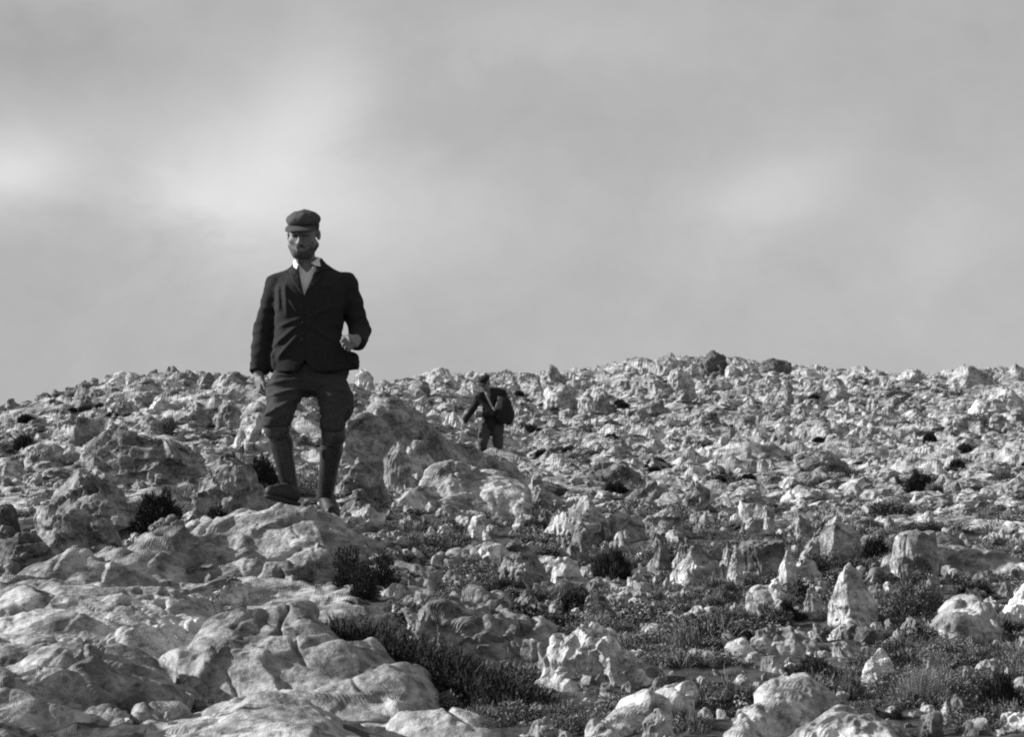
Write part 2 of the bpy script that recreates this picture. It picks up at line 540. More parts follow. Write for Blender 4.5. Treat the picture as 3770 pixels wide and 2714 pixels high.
# ------------------------------------------------------------------ rocks
def karst(V, Fc, s, seed, rough=1.0, flute=0.5, pits=0.6, fine=True, joint=0.06):
    """weather a stone mesh; s is its typical size in metres"""
    off = np.array([seed * 3.17 % 91, seed * 7.77 % 83, seed * 1.31 % 77])
    Q = V + off
    N = vnormals(V, Fc)
    d = 0.045 * s * fbm(Q / (0.7 * s), 3) * rough
    if flute:
        w = noise3(Q / (0.5 * s))
        d += 0.045 * s * flute * (ridged((Q + 0.10 * s * w[:, None]) * np.array([1, 1, 0.25]) / (0.22 * s), 2) - 0.6) * sstep(-0.3, 0.3, w)
    V = V + N * d[:, None]
    if pits:
        # chipped faces and joints at two sizes, and solution hollows here and there
        for c, am, sq in ((0.52 * s, 0.26, 1.5), (max(0.21 * s, 0.03), 0.22, 1.3)):
            Qw = Q + 0.10 * c * np.stack([noise3(Q / (0.7 * c)), noise3(Q / (0.7 * c) + 40), noise3(Q / (0.7 * c) + 80)], 1)
            f1, f2, fc = worley3(Qw * np.array([1, 1, sq]) / c)
            edge = sstep(0.10, 0.0, f2 - f1) * sstep(-0.2, 0.25, noise3(Q / (1.1 * c) + 9))
            N = vnormals(V, Fc)
            V = V + N * ((am * c * fc * sstep(0.0, joint, f2 - f1) - 0.10 * c * edge) * min(rough, 1.2))[:, None]
        c2 = min(max(0.16 * s, 0.025), 0.10)
        g1, g2, _f = worley3(Q * np.array([1, 1, 0.7]) / c2)
        hollow = sstep(0.42, 0.12, g1) * sstep(0.05, 0.45, fbm(Q / (0.6 * s) + 17, 2))
        N = vnormals(V, Fc)
        V = V - N * (0.34 * c2 * hollow * pits)[:, None]
    if fine:
        N = vnormals(V, Fc)
        c = max(0.03, 0.09 * s)
        V = V + N * (0.085 * c * (ridged(Q / c, 3, 0.6) - 0.7) * rough)[:, None]
    return V

def stone_body(kind, rs, soft, sub, facing=False):
    """unit stone: a weathered many-sided block, foot at z=0 (going down to -0.3), top at z=1, half width 1"""
    U, Fc = ico(sub)
    pl = []                                     # (normal, offset)
    k = rs.integers(6, 9)
    th0 = rs.uniform(0, 6.28)
    for j in range(k):
        th = th0 + (j + rs.uniform(-0.3, 0.3)) * 6.283 / k
        lo, hi = {'tooth': (.18, .55), 'blade': (.1, .55), 'boulder': (.05, .45), 'dome': (.1, .5), 'slab': (.1, .7), 'block': (-.03, .12)}[kind]
        sl = rs.uniform(lo, hi)
        pl.append((np.array([math.cos(th), math.sin(th), sl]), rs.uniform(.82, 1.0) + (0.04 if kind == 'tooth' else 0)))
        if kind == 'tooth':
            th += rs.uniform(-0.5, 0.5); sl = rs.uniform(1.0, 2.4)
            pl.append((np.array([math.cos(th), math.sin(th), sl]), 0.16 + sl * rs.uniform(.84, 1.0)))
        if kind in ('boulder', 'dome', 'slab') and rs.uniform() < 0.8:
            th += rs.uniform(-0.5, 0.5); sl = rs.uniform(0.8, 1.9)
            pl.append((np.array([math.cos(th), math.sin(th), sl]), 0.42 + sl * rs.uniform(.72, .92)))
    nt_ = {'tooth': 1, 'blade': 2, 'boulder': 2, 'dome': 2, 'slab': 2, 'block': 2}[kind]
    tl = {'tooth': .5, 'blade': .55, 'boulder': .35, 'dome': .2, 'slab': .22, 'block': .10}[kind]
    for j in range(nt_):
        pl.append((np.array([rs.uniform(-tl, tl), rs.uniform(-tl, tl), 1.0]), 0.98 if kind != 'blade' else rs.uniform(.85, 1)))
    if facing:      # one broad face to the left, one to the right, meeting in an edge towards the viewer's side
        e1, e2 = rs.uniform(.42, .75), rs.uniform(.5, .8)
        a1 = rs.uniform(-.25, .25)
        pl.append((np.array([-math.cos(.62 + a1), -math.sin(.62 + a1), rs.uniform(.1, .4)]), e1))
        pl.append((np.array([math.cos(.95 + a1), -math.sin(.95 + a1), rs.uniform(.0, .3)]), e2))
    pl.append((np.array([0, 0, -1.0]), 0.30))
    cen = np.array([0, 0, 0.30])
    Uw = U + 0.13 * np.stack([noise3(U * 1.7 + rs.uniform(0, 50)) for _ in range(3)], 1)
    Uw /= np.linalg.norm(Uw, axis=1)[:, None]
    acc = np.zeros(len(U))
    for n, c in pl:
        acc += (np.maximum(Uw @ n, 0) / (c - n @ cen)) ** soft
    r = acc ** (-1.0 / soft)
    return cen + Uw * r[:, None], Fc

def rock_shape(kind, W, Dp, H, seed, sub=5, lean=0.0, peak=0.0, rough=None, flute=0.45, pits=0.6, soft=None, strata=0.0, lobes=True):
    """a stone with its foot around z=0 (part of it below), W wide, Dp deep, H high"""
    rs = np.random.default_rng(seed)
    if rough is None: rough = {'tooth': .5, 'blade': .42, 'block': .42, 'slab': .6}.get(kind, .72)
    sf = soft or {'boulder': 30, 'dome': 10, 'slab': 34, 'tooth': 34, 'blade': 36, 'block': 44}[kind]
    p, Fc = stone_body(kind, rs, sf, sub, facing=kind in ('tooth', 'blade', 'block', 'slab') and lobes)
    if kind in ('boulder', 'slab', 'block') and sub >= 4 and lobes:
        # lesser shoulders that break the outline
        for j in range(int(rs.integers(1, 3))):
            q, f2 = stone_body('boulder', rs, sf, sub - 1)
            sg = rs.choice([-1, 1]); k = rs.uniform(.45, .7)
            q = q * np.array([k, k, k * rs.uniform(.8, 1.15)]) + np.array([sg * rs.uniform(.35, .6), rs.uniform(-.5, .1), 0])
            Fc = np.concatenate([Fc, f2 + len(p)]); p = np.concatenate([p, q])
    p[:, 0] -= (p[:, 0].max() + p[:, 0].min()) / 2
    p[:, 0] /= p[:, 0].max(); p[:, 1] /= np.abs(p[:, 1]).max(); 
    lz = np.clip(p[:, 2], 0, 1)
    V = np.stack([p[:, 0] * W / 2 + (lz - 0.4) * lean * W + lz ** 2 * peak * W, p[:, 1] * Dp / 2, p[:, 2] * H], 1)
    s = float((W * Dp * max(H, 0.15 * W)) ** (1 / 3.0))
    V = karst(V, Fc, s, seed, rough, flute, pits)
    top = V[:, 2].max(); V[:, 2] *= H / top if top > 0 else 1
    return V, Fc

SMOOTH_ROCK = False
def place_rock(name, label, kind, x0, x1, yt, yb, tone=1.0, d=None, dep=None, group=None, sub=None, cat='rock', mat=None, rz=0.0, **kw):
    """stone seen between columns x0..x1, its top at row yt, its foot at row yb"""
    px = (x0 + x1) / 2
    df = d if d is not None else D(px, yb)
    mpp = df / FPX
    W = (x1 - x0) * mpp * 1.04
    Dp = (dep if dep is not None else 0.8) * W
    dc = df + 0.30 * Dp
    top = P(px, yt, dc); foot = P(px, yb, dc)
    gz = float(ground_z(top[0], top[1]))
    zb = min(gz, foot[2]) - 0.02
    H = max(top[2] - zb, 0.05)
    seed = (abs(hash_label(label)) % 9973) + int(px) + int(yt)
    if sub is None:
        w = max(x1 - x0, yb - yt)
        sub = 6 if w > 540 else (5 if w > 170 else 4)
    V, Fc = rock_shape(kind, W, Dp, H, seed, sub, **kw)
    o = new_obj(name, make_mesh(name, V, Fc, SMOOTH_ROCK), mat or ROCK)
    o.location = (top[0], top[1], zb)
    o.rotation_euler.z = rz
    tone = tone ** 1.5
    o.color = (tone, tone, tone, 1)
    tag(o, label, cat, group)
    HAND.append((x0, x1, yt, yb, dc))
    return o

def hash_label(s):
    h = 7
    for ch in s: h = (h * 131 + ord(ch)) % 1000003
    return h
HAND = []

def ridge_rock(name, label, pts, seed, N=260, M=150, ef=1.6, eb=2.0, tone=1.0, rough=1.0, flute=0.4, pits=0.8, strata=0.0, size=0.8, group=None, sdir=(0.15, 0.35, 1.0), cracks=1.0):
    """long outcrop: pts = (column, row, distance, reach towards the camera, reach away) along its crest"""
    pts = np.array(pts, float)
    s = np.linspace(0, 1, len(pts)); S = np.linspace(0, 1, N)
    c = np.stack([np.interp(S, s, pts[:, i]) for i in range(5)], 1)
    for i in range(5):
        kk = np.ones(11) / 11
        c[:, i] = np.convolve(np.pad(c[:, i], 5, 'edge'), kk, 'valid')
    crest = np.array([P(a[0], a[1], a[2]) for a in c])
    dirs = crest[:, :2] / np.linalg.norm(crest[:, :2], axis=1)[:, None]
    u = np.linspace(-1, 1, M)
    u = np.sign(u) * np.abs(u) ** 0.9
    V = np.zeros((N, M, 3))
    endt = np.clip(np.minimum(S, 1 - S) / 0.06, 0, 1) ** 0.5
    for j, uu in enumerate(u):
        off = np.where(uu < 0, c[:, 3] * uu, c[:, 4] * uu)
        xy = crest[:, :2] + dirs * off[:, None]
        gz = ground_z(xy[:, 0], xy[:, 1]) - 0.18
        e = ef if uu < 0 else eb
        f = (1 - abs(uu) ** e) * endt
        V[:, j, 0] = xy[:, 0]; V[:, j, 1] = xy[:, 1]
        V[:, j, 2] = gz + (np.maximum(crest[:, 2], gz + 0.05) - gz) * f
    V = V.reshape(-1, 3)
    idx = np.arange(N * M).reshape(N, M)
    Fc = np.stack([idx[:-1, :-1], idx[1:, :-1], idx[1:, 1:], idx[:-1, 1:]], -1).reshape(-1, 4)
    cen = V.mean(0); V = V - cen
    if strata:
        cc = strata
        sd = np.array(sdir); sd = sd / np.linalg.norm(sd)
        q = V @ sd + 0.6 * cc * noise3(V / (2.6 * cc) + seed) + 0.12 * cc * noise3(V / (0.9 * cc) + seed)
        saw = q / cc - np.floor(q / cc)
        am = 0.55 + 0.45 * noise3(V / (2.0 * cc) + 31)
        Nn = vnormals(V, Fc)
        V = V + Nn * (0.5 * cc * am * (np.clip(saw * 1.3, 0, 1) ** 1.4 - sstep(0.72, 1.0, saw)))[:, None]
        for _ in range(2):
            Vg = V.reshape(N, M, 3); Vs = Vg.copy()
            Vs[1:-1, 1:-1] = 0.4 * Vg[1:-1, 1:-1] + 0.15 * (Vg[:-2, 1:-1] + Vg[2:, 1:-1] + Vg[1:-1, :-2] + Vg[1:-1, 2:])
            V = Vs.reshape(-1, 3)
    V = karst(V, Fc, size, seed, rough, flute, pits, joint=0.13)
    if cracks:
        W_ = V + 0.10 * np.stack([noise3(V * 3 + 5), noise3(V * 3 + 55), noise3(V * 3 + 95)], 1)
        g1 = np.abs(noise3(W_ * np.array([.9, 1.5, 1.2]) + seed)); g2 = np.abs(noise3(W_ * np.array([2.4, 1.2, 2.0]) + seed * 2))
        gr = np.maximum(np.exp(-(g1 / .02) ** 2), .7 * np.exp(-(g2 / .025) ** 2) * sstep(-.1, .2, noise3(V * 1.3 + 3)))
        V = V - vnormals(V, Fc) * (0.04 * cracks * gr)[:, None]
    Vg = V.reshape(N, M, 3)
    Vs = Vg.copy()
    Vs[1:-1, 1:-1] = 0.68 * Vg[1:-1, 1:-1] + 0.08 * (Vg[:-2, 1:-1] + Vg[2:, 1:-1] + Vg[1:-1, :-2] + Vg[1:-1, 2:])
    for _ in range(2):
        Vs[1:-1] = 0.5 * Vs[1:-1] + 0.25 * (Vs[:-2] + Vs[2:])
    V = Vs.reshape(-1, 3)
    o = new_obj(name, make_mesh(name, V, Fc, SMOOTH_ROCK), ROCK)
    o.location = cen
    o.color = (tone, tone, tone, 1)
    tag(o, label, 'rock', group)
    return o
# the great outcrops of the foreground and the ridge the walking man steps over
ridge_rock('outcrop', 'broad pale pitted limestone slab filling the left edge of the foreground',
    [(-420, 2260, 9.6, 2.9, .7), (-100, 2205, 9.6, 2.9, .7), (250, 2175, 9.6, 2.6, .6), (450, 2165, 9.6, 2.2, .6), (620, 2190, 9.5, 1.6, .5), (800, 2290, 9.3, .9, .4)],
    101, ef=1.25, eb=2.0, strata=0.20, size=0.8, rough=.36, pits=1.5, flute=.1, tone=1.08, N=380, M=210)
ridge_rock('outcrop', 'stepped grey limestone ledge with layered edges below the leaning split stone',
    [(640, 2500, 8.1, .7, .6), (720, 2400, 8.3, .8, .6), (830, 2310, 8.5, 1.0, .6), (1000, 2275, 8.6, 1.3, .5), (1130, 2290, 8.6, 1.4, .45), (1300, 2390, 8.3, 1.3, .4), (1480, 2500, 7.9, 1.1, .35), (1700, 2640, 7.4, .8, .3), (1980, 2790, 6.9, .5, .3)],
    102, ef=1.9, eb=2.2, strata=0.24, size=0.9, rough=.33, pits=.8, flute=.1, tone=0.86, N=360, M=170, sdir=(-.2, .25, 1.0))
ridge_rock('outcrop', 'smooth rounded pale rock back at the bottom edge below the stepped ledge',
    [(430, 2760, 7.0, .5, .35), (620, 2650, 7.1, .7, .4), (800, 2585, 7.2, .8, .4), (1000, 2560, 7.2, .9, .4), (1150, 2600, 7.1, .9, .4), (1350, 2700, 6.9, .8, .4), (1550, 2800, 6.8, .6, .4)],
    103, ef=2.1, eb=2.2, size=0.9, rough=0.28, pits=0.5, flute=.1, tone=1.0, N=220, M=110)
ridge_rock('outcrop', 'long pitted limestone ridge under the walking man\'s feet',
    [(-350, 2270, 10.6, .8, .6), (0, 2150, 10.8, .8, .5), (330, 2060, 11.0, .8, .5), (620, 1965, 11.3, .9, .45), (860, 1915, 11.5, 1.0, .4), (1010, 1882, 11.55, 1.1, .30), (1130, 1880, 11.55, 1.2, .28), (1240, 1925, 11.5, 1.2, .35), (1380, 2000, 11.3, 1.1, .5), (1520, 2085, 11.0, .9, .5), (1680, 2180, 10.7, .7, .5)],
    104, ef=1.9, eb=2.0, strata=0.16, size=0.65, tone=0.98, rough=.55, pits=1.2, flute=.25, N=380, M=140)

ridge_rock('outcrop', 'low cracked grey slab in the lower left corner',
    [(-420, 2560, 7.4, .9, .5), (-100, 2480, 7.6, 1.0, .5), (150, 2440, 7.7, 1.0, .5), (330, 2400, 7.8, 1.0, .5), (470, 2410, 7.9, .9, .5), (580, 2470, 7.8, .8, .4), (700, 2560, 7.6, .6, .4)],
    105, ef=1.7, eb=2.0, strata=0.2, size=0.8, rough=.34, pits=.9, flute=.1, tone=1.05, N=220, M=110)
ridge_rock('outcrop', 'wide grey craggy rock mass in the centre foreground',
    [(1440, 2420, 8.7, .5, .4), (1520, 2280, 8.8, .6, .4), (1620, 2205, 8.9, .7, .4), (1740, 2180, 9.0, .7, .4), (1860, 2200, 9.0, .7, .4), (1960, 2270, 8.9, .6, .4), (2060, 2400, 8.7, .5, .4)],
    108, ef=2.6, eb=2.0, size=.5, rough=1.1, pits=1.4, flute=.6, tone=.85, N=200, M=110)
RIDGES = [
 ('long pale slab sloping up to the right at the bottom edge', [(2130, 2720, 7.0, .4, .3), (2230, 2640, 7.2, .5, .3), (2350, 2565, 7.4, .5, .3), (2480, 2520, 7.5, .5, .3), (2580, 2560, 7.5, .4, .3)], 1.2, .5),
 ('pale ridge rock rising to the right at the bottom edge', [(2640, 2740, 6.9, .4, .3), (2740, 2620, 7.1, .5, .3), (2850, 2540, 7.3, .5, .3), (2950, 2500, 7.4, .5, .3), (3040, 2530, 7.4, .4, .3), (3110, 2600, 7.3, .4, .3)], 1.15, .7),
 ('smooth pale dome at the bottom edge right of the pale ridge rock', [(2860, 2760, 6.8, .4, .3), (2970, 2660, 6.9, .5, .3), (3080, 2618, 7.0, .5, .3), (3190, 2630, 7.0, .5, .3), (3310, 2690, 6.9, .4, .3), (3400, 2760, 6.8, .4, .3)], 1.1, .35),
 ('big mottled pale boulder near the right edge', [(3370, 2420, 9.2, .4, .4), (3430, 2300, 9.3, .5, .4), (3510, 2215, 9.4, .6, .4), (3600, 2200, 9.5, .6, .4), (3680, 2260, 9.4, .5, .4), (3740, 2380, 9.2, .4, .4)], 1.15, .9),
 ('low rock ledge from which the standing stones rise', [(2400, 2260, 10.2, .3, .4), (2520, 2205, 10.4, .4, .4), (2680, 2190, 10.5, .4, .4), (2830, 2205, 10.4, .4, .4), (2980, 2230, 10.3, .3, .4), (3060, 2300, 10.0, .3, .4)], 1.05, .9),
 ('jagged grey ledge in the shrubs left of the sharp tooth', [(2620, 2450, 8.7, .3, .3), (2720, 2385, 8.8, .4, .3), (2840, 2330, 9.0, .4, .3), (2950, 2345, 9.0, .4, .3), (3060, 2420, 8.8, .3, .3)], 1.0, 1.0),
 ('grey ledge behind the square white block', [(1560, 2080, 11.2, .3, .4), (1680, 2030, 11.5, .4, .4), (1800, 2000, 11.7, .4, .4), (1950, 2010, 11.7, .4, .4), (2080, 2070, 11.3, .3, .4)], .95, 1.0),
 ('craggy ledge around the white stump of stone', [(1990, 2200, 10.4, .3, .3), (2100, 2130, 10.7, .4, .3), (2230, 2120, 10.8, .4, .3), (2340, 2170, 10.6, .4, .3), (2430, 2230, 10.3, .3, .3)], 1.05, 1.0),
 ('ledge bearing the square block and the dark wedge slab', [(3180, 2110, 11.2, .3, .4), (3290, 2040, 11.7, .4, .4), (3430, 2010, 12.0, .4, .4), (3600, 2010, 12.0, .4, .4), (3760, 2060, 11.7, .3, .4), (3900, 2120, 11.3, .3, .4)], 1.0, .9),
 ('pale broken ledge across the ground right of the pyramid-shaped rock', [(2560, 1960, 14.0, .4, .5), (2720, 1915, 15.0, .5, .5), (2900, 1895, 15.6, .5, .5), (3100, 1905, 15.6, .5, .5), (3350, 1900, 15.8, .5, .5), (3600, 1905, 15.8, .5, .5), (3850, 1940, 15.2, .4, .5)], 1.1, 1.0),
]
for i, (lb_, pts_, tn_, rg_) in enumerate(RIDGES):
    ridge_rock('outcrop', lb_, pts_, 120 + i * 7, ef=2.6, eb=2.2, size=.42, rough=rg_, pits=1.1, flute=.5, tone=tn_, N=150, M=64, cracks=.6)
ridge_rock('outcrop', 'dark-faced triangular ledge running down from the walking man\'s knees towards the distant man',
    [(1240, 1560, 19.5, .5, .6), (1320, 1520, 20.0, .7, .6), (1400, 1478, 20.3, .8, .6), (1490, 1490, 20.6, .8, .6), (1580, 1560, 21, .8, .6), (1680, 1630, 21.5, .7, .6), (1800, 1678, 22, .6, .6), (1960, 1720, 23, .5, .6)],
    106, ef=2.4, eb=2.0, size=.9, rough=.45, pits=.3, flute=.2, tone=.85, N=180, M=70)
ridge_rock('outcrop', 'broad pale rounded ledge below the distant man',
    [(1400, 1880, 14.6, .5, .5), (1500, 1800, 15.0, .6, .5), (1590, 1725, 15.4, .7, .5), (1660, 1700, 15.5, .8, .5), (1730, 1735, 15.5, .8, .5), (1800, 1728, 15.5, .8, .5), (1880, 1750, 15.4, .7, .5), (1980, 1830, 15.2, .5, .5)],
    107, ef=2.2, eb=2.0, size=.7, rough=.5, pits=.4, flute=.2, tone=1.2, N=180, M=80)

# (label, kind, x0, x1, top row, foot row, options)
ROCKS = [
 # --- foreground left
 ('white leaning split stone on the ledge between the two big left slabs', 'blade', 715, 915, 2140, 2290, dict(d=9.35, tone=1.5, lean=.35, dep=.35, rough=.6, pits=.2)),
 ('grey boulder with a pale cap in the hollow of the left slabs', 'boulder', 215, 450, 2368, 2560, dict(d=7.7, tone=1.05, dep=.7)),
 # --- left middle
 ('large rounded boulder with a bright left shoulder, left of the walking man\'s knees', 'boulder', 215, 800, 1580, 1790, dict(dep=.7, tone=1.0)),
 ('big boulder with bright top edge and dark front below the largest left boulder', 'boulder', 118, 535, 1722, 2000, dict(dep=.65, tone=.92)),
 ('low dark-fronted boulder overlapping the foot of the big left boulder', 'boulder', 115, 445, 1868, 2040, dict(dep=.7, tone=.8, d=12.0)),
 ('flat ledge rock with bright top at the left edge', 'slab', -120, 285, 1958, 2140, dict(tone=.85, d=11.6)),
 ('dark round boulder cut by the left edge above the ledge rock', 'dome', -60, 75, 1855, 1985, dict(tone=.75)),
 ('sloping boulder with bright crest just left of the walking man\'s raised foot', 'boulder', 690, 1010, 1662, 1925, dict(tone=1.0, dep=.75, d=13.0)),
 ('squarish pale boulder in the left middle distance', 'block', 165, 385, 1534, 1660, dict(tone=1.0, dep=.7)),
 ('grey lump of rock against the front of the walking man\'s ridge', 'boulder', 525, 700, 1893, 1975, dict(tone=.85, d=12.2)),
 ('tilted bright slab behind the walking man\'s right thigh', 'slab', 850, 1040, 1520, 1665, dict(tone=1.2, lean=.15)),
 ('low grey rock left of the squarish pale boulder', 'dome', 80, 255, 1632, 1715, dict(tone=.95)),
 ('pale flat rock at the left edge in middle distance', 'slab', -60, 125, 1685, 1775, dict(tone=1.15)),
 ('small white stone on the dark slope near the left edge', 'boulder', 112, 162, 1742, 1795, dict(tone=1.45)),
 ('small white cobble above the black shrub of the left slope', 'boulder', 520, 548, 1736, 1768, dict(tone=1.6)),
 ('bright white lump beneath the left skyline', 'boulder', 545, 625, 1460, 1525, dict(tone=1.35)),
 ('flat pale ledge above the largest left boulder', 'slab', 475, 620, 1530, 1592, dict(tone=1.1)),
 ('grey rock shelf below the domes of the left skyline', 'slab', 460, 590, 1440, 1510, dict(tone=.95)),
 ('wedge of rock between the left skyline and the flat pale ledge', 'boulder', 640, 780, 1470, 1560, dict(tone=1.0)),
 ('pale cleft rock left of the walking man\'s hanging hand', 'boulder', 780, 900, 1470, 1570, dict(tone=1.1)),
 # --- left skyline, counted from the left edge
 ('first dark dome of the left skyline, at the left edge', 'boulder', 3, 75, 1466, 1532, dict(tone=.7)),
 ('low second rock of the left skyline', 'boulder', 46, 147, 1474, 1524, dict(tone=.7)),
 ('broad third rock of the left skyline', 'boulder', 113, 208, 1444, 1507, dict(tone=.72)),
 ('fourth rock of the left skyline, small and dark', 'boulder', 181, 238, 1430, 1482, dict(tone=.72)),
 ('fifth rock of the left skyline', 'boulder', 213, 287, 1424, 1478, dict(tone=.75)),
 ('sixth rock of the left skyline, a round knob', 'boulder', 257, 352, 1399, 1467, dict(tone=.78)),
 ('seventh rock of the left skyline', 'boulder', 320, 383, 1390, 1444, dict(tone=.85)),
 ('eighth rock of the left skyline, a round dark knob', 'boulder', 367, 436, 1386, 1436, dict(tone=.78)),
 ('white-streaked dome of the left skyline', 'boulder', 391, 576, 1364, 1448, dict(tone=1.1)),
 ('rounded knob right of the white-streaked skyline dome', 'boulder', 521, 614, 1359, 1430, dict(tone=.8)),
 ('highest dark knob of the left skyline', 'boulder', 577, 684, 1347, 1427, dict(tone=.75)),
 ('small knob right of the highest left skyline rock', 'boulder', 653, 722, 1364, 1420, dict(tone=.8)),
 ('upright skyline rock left of the large rounded one', 'boulder', 713, 808, 1370, 1444, dict(tone=.9)),
 ('large rounded skyline rock left of the walking man\'s hanging hand', 'boulder', 753, 940, 1368, 1460, dict(tone=1.1)),
 # --- between the two men
 ('cracked grey rock between the walking man and the triangular boulder', 'boulder', 1255, 1375, 1500, 1650, dict(d=20.0, tone=.85)),
 ('cluster block with bright crest, upper of the pair below the triangular boulder', 'boulder', 1400, 1530, 1625, 1790, dict(d=16.8, tone=1.1)),
 ('rounded block with lit left edge below the triangular boulder', 'boulder', 1480, 1600, 1620, 1760, dict(d=17.2, tone=1.05)),
 ('grey sloping rock right behind the walking man\'s left calf', 'boulder', 1235, 1430, 1685, 1830, dict(d=15.2, tone=.95)),
 ('low grey bank of rock hiding the distant man\'s feet', 'slab', 1560, 1900, 1676, 1770, dict(d=30.0, tone=.72, dep=.6)),
 ('grey rock with dark cleft right of the smooth pale dome', 'boulder', 1900, 2040, 1745, 1900, dict(d=15.8, tone=.85)),
 ('framed pale rock with a dark hollow beside the man\'s ridge', 'boulder', 1285, 1425, 1855, 1935, dict(d=13.0, tone=1.15)),
 ('low rock behind the walking man\'s left foot', 'boulder', 1240, 1400, 1800, 1900, dict(d=13.6, tone=.8)),
 # --- row of small stones right of the man's ridge
 ('small white stone at the start of the stone row right of the ridge', 'boulder', 1450, 1490, 1926, 1972, dict(tone=1.5)),
 ('white pointed stone, second in the row right of the ridge', 'tooth', 1560, 1610, 1938, 1998, dict(tone=1.5)),
 ('pale knob in the stone row left of the leaning blades', 'boulder', 1600, 1665, 1915, 1965, dict(tone=1.35)),
 ('left one of two leaning pale blades below the smooth dome', 'blade', 1675, 1730, 1900, 1985, dict(tone=1.35, lean=.35, dep=.6)),
 ('right one of two leaning pale blades below the smooth dome', 'blade', 1715, 1790, 1895, 1998, dict(tone=1.15, lean=.3, dep=.6)),
 ('leaning white stone left of the square white block', 'blade', 1705, 1765, 1985, 2062, dict(tone=1.5, lean=.5, dep=.6)),
 ('square bright white block in the shrubs right of the ridge', 'block', 1750, 1845, 2003, 2108, dict(tone=1.5, dep=.7, rough=.7)),
 ('small pale spike above the square white block', 'tooth', 1770, 1812, 1950, 2006, dict(tone=1.25)),
 ('pale spike stone right of the leaning blades', 'tooth', 1880, 1945, 1880, 1965, dict(tone=1.3, lean=.2)),
 ('fluted grey rock sloping to the right behind the square white block', 'boulder', 1835, 2035, 1992, 2190, dict(tone=.85, flute=1.2, peak=-.1)),
 ('smooth grey lump above the central craggy rock', 'dome', 1610, 1728, 2098, 2180, dict(tone=.8, rough=.5)),
 # --- central
 ('boulder with bright white streaks in the lower centre', 'boulder', 1965, 2420, 2288, 2655, dict(d=8.0, tone=1.35, dep=.7, rough=1.1, flute=1.4, pits=1.1)),
 ('grey shoulder of rock right of the white-streaked boulder', 'boulder', 2240, 2500, 2440, 2640, dict(d=8.1, tone=.85, dep=.6)),
 ('flat pale rock at the bottom edge right of the big dark shrub', 'slab', 1890, 2130, 2640, 2760, dict(d=7.0, tone=1.1)),
 ('small pale stones crest at the bottom edge below the long slab', 'boulder', 2360, 2500, 2610, 2740, dict(d=6.9, tone=1.2)),
 # --- centre right, upper
 ('tall rock with a bright white left face, right of the leaning blades', 'boulder', 1992, 2270, 1825, 2050, dict(d=13.0, tone=1.2, dep=.7)),
 ('broad grey twin-humped rock with pale crest', 'boulder', 2218, 2400, 1872, 2070, dict(d=13.0, tone=.82, rough=.6)),
 ('right hump with pale crest beside the twin-humped rock', 'boulder', 2350, 2555, 1868, 2040, dict(d=13.2, tone=.85, rough=.6)),
 ('domed grey rock with a dark hollow on its right, middle distance', 'dome', 2140, 2400, 1690, 1800, dict(tone=.82, dep=.7)),
 ('pale-topped grey rock below the domed rock with hollow', 'slab', 2285, 2520, 1768, 1885, dict(tone=.95)),
 ('long low grey rock in the right middle distance', 'slab', 2610, 2880, 1793, 1885, dict(tone=.9)),
 ('bright white triangular stone on the pale ledge', 'tooth', 2862, 2970, 1755, 1815, dict(tone=1.6, dep=.8)),
 ('pale ledge running right from the white triangular stone', 'slab', 2830, 3150, 1800, 1880, dict(tone=1.25, dep=.5)),
 ('small cubic white stone below the long low grey rock', 'block', 2572, 2630, 1895, 1960, dict(tone=1.5)),
 ('pale round rock right of the pale-topped grey rock', 'boulder', 2515, 2620, 1770, 1880, dict(tone=1.1)),
 ('small clustered pale stone right of the cubic white stone', 'boulder', 2680, 2740, 1890, 1950, dict(tone=1.2)),
 ('flat oval stone between the grey rocks, right of centre', 'slab', 2790, 2870, 1910, 1950, dict(tone=1.0)),
 ('white stump of stone below the tall white-faced rock', 'boulder', 2020, 2155, 2050, 2165, dict(tone=1.4)),
 ('dark fluted spire below the tall white-faced rock', 'tooth', 2090, 2200, 1925, 2070, dict(tone=.8, d=12.2)),
 ('pale lumpy rock right of the white stump', 'boulder', 2140, 2250, 2125, 2215, dict(tone=1.05)),
 ('pale bulging stone end of the lumpy rock', 'boulder', 2235, 2345, 2160, 2240, dict(tone=1.2)),
 ('round pale stone beside the dark shrub in the centre right', 'dome', 2335, 2388, 2035, 2080, dict(tone=1.4, rough=.5)),
 ('narrow grey rock with lit edge left of the fluted tooth', 'blade', 2385, 2470, 2018, 2140, dict(tone=.95, dep=.6)),
 ('grey stub between the twin humps and the round pale stone', 'tooth', 2385, 2455, 1975, 2040, dict(tone=.95)),
 # --- right: the standing stones
 ('small white-sided pinnacle just left of the fluted tooth', 'tooth', 2484, 2552, 1995, 2135, dict(d=11.0, tone=1.3, dep=.7)),
 ('large fluted white tooth of rock, leftmost of the standing stones', 'tooth', 2465, 2645, 2010, 2240, dict(d=10.75, tone=1.35, flute=1.5, dep=.7)),
 ('left stump of the pale pair right of the fluted tooth', 'blade', 2645, 2692, 2018, 2110, dict(d=10.85, tone=1.4, dep=.8)),
 ('right stump of the pale pair right of the fluted tooth', 'blade', 2680, 2738, 2020, 2180, dict(d=10.7, tone=1.3, dep=.8)),
 ('tall flat-faced grey standing slab with a thin lit left edge', 'block', 2714, 2900, 1985, 2250, dict(d=11.1, lobes=False, flute=.1, tone=.78, dep=.45, rough=.6, pits=.2, rz=-.25)),
 ('thin bright upright blade beside the tall grey slab', 'blade', 2868, 2932, 2038, 2190, dict(d=10.6, tone=1.45, dep=.7)),
 ('rounded grey rock behind the thin bright blade', 'boulder', 2910, 3035, 2040, 2155, dict(d=11.2, tone=.85)),
 ('pyramid-shaped rock with a bright left face', 'tooth', 2978, 3170, 1900, 2080, dict(tone=1.1, dep=.8)),
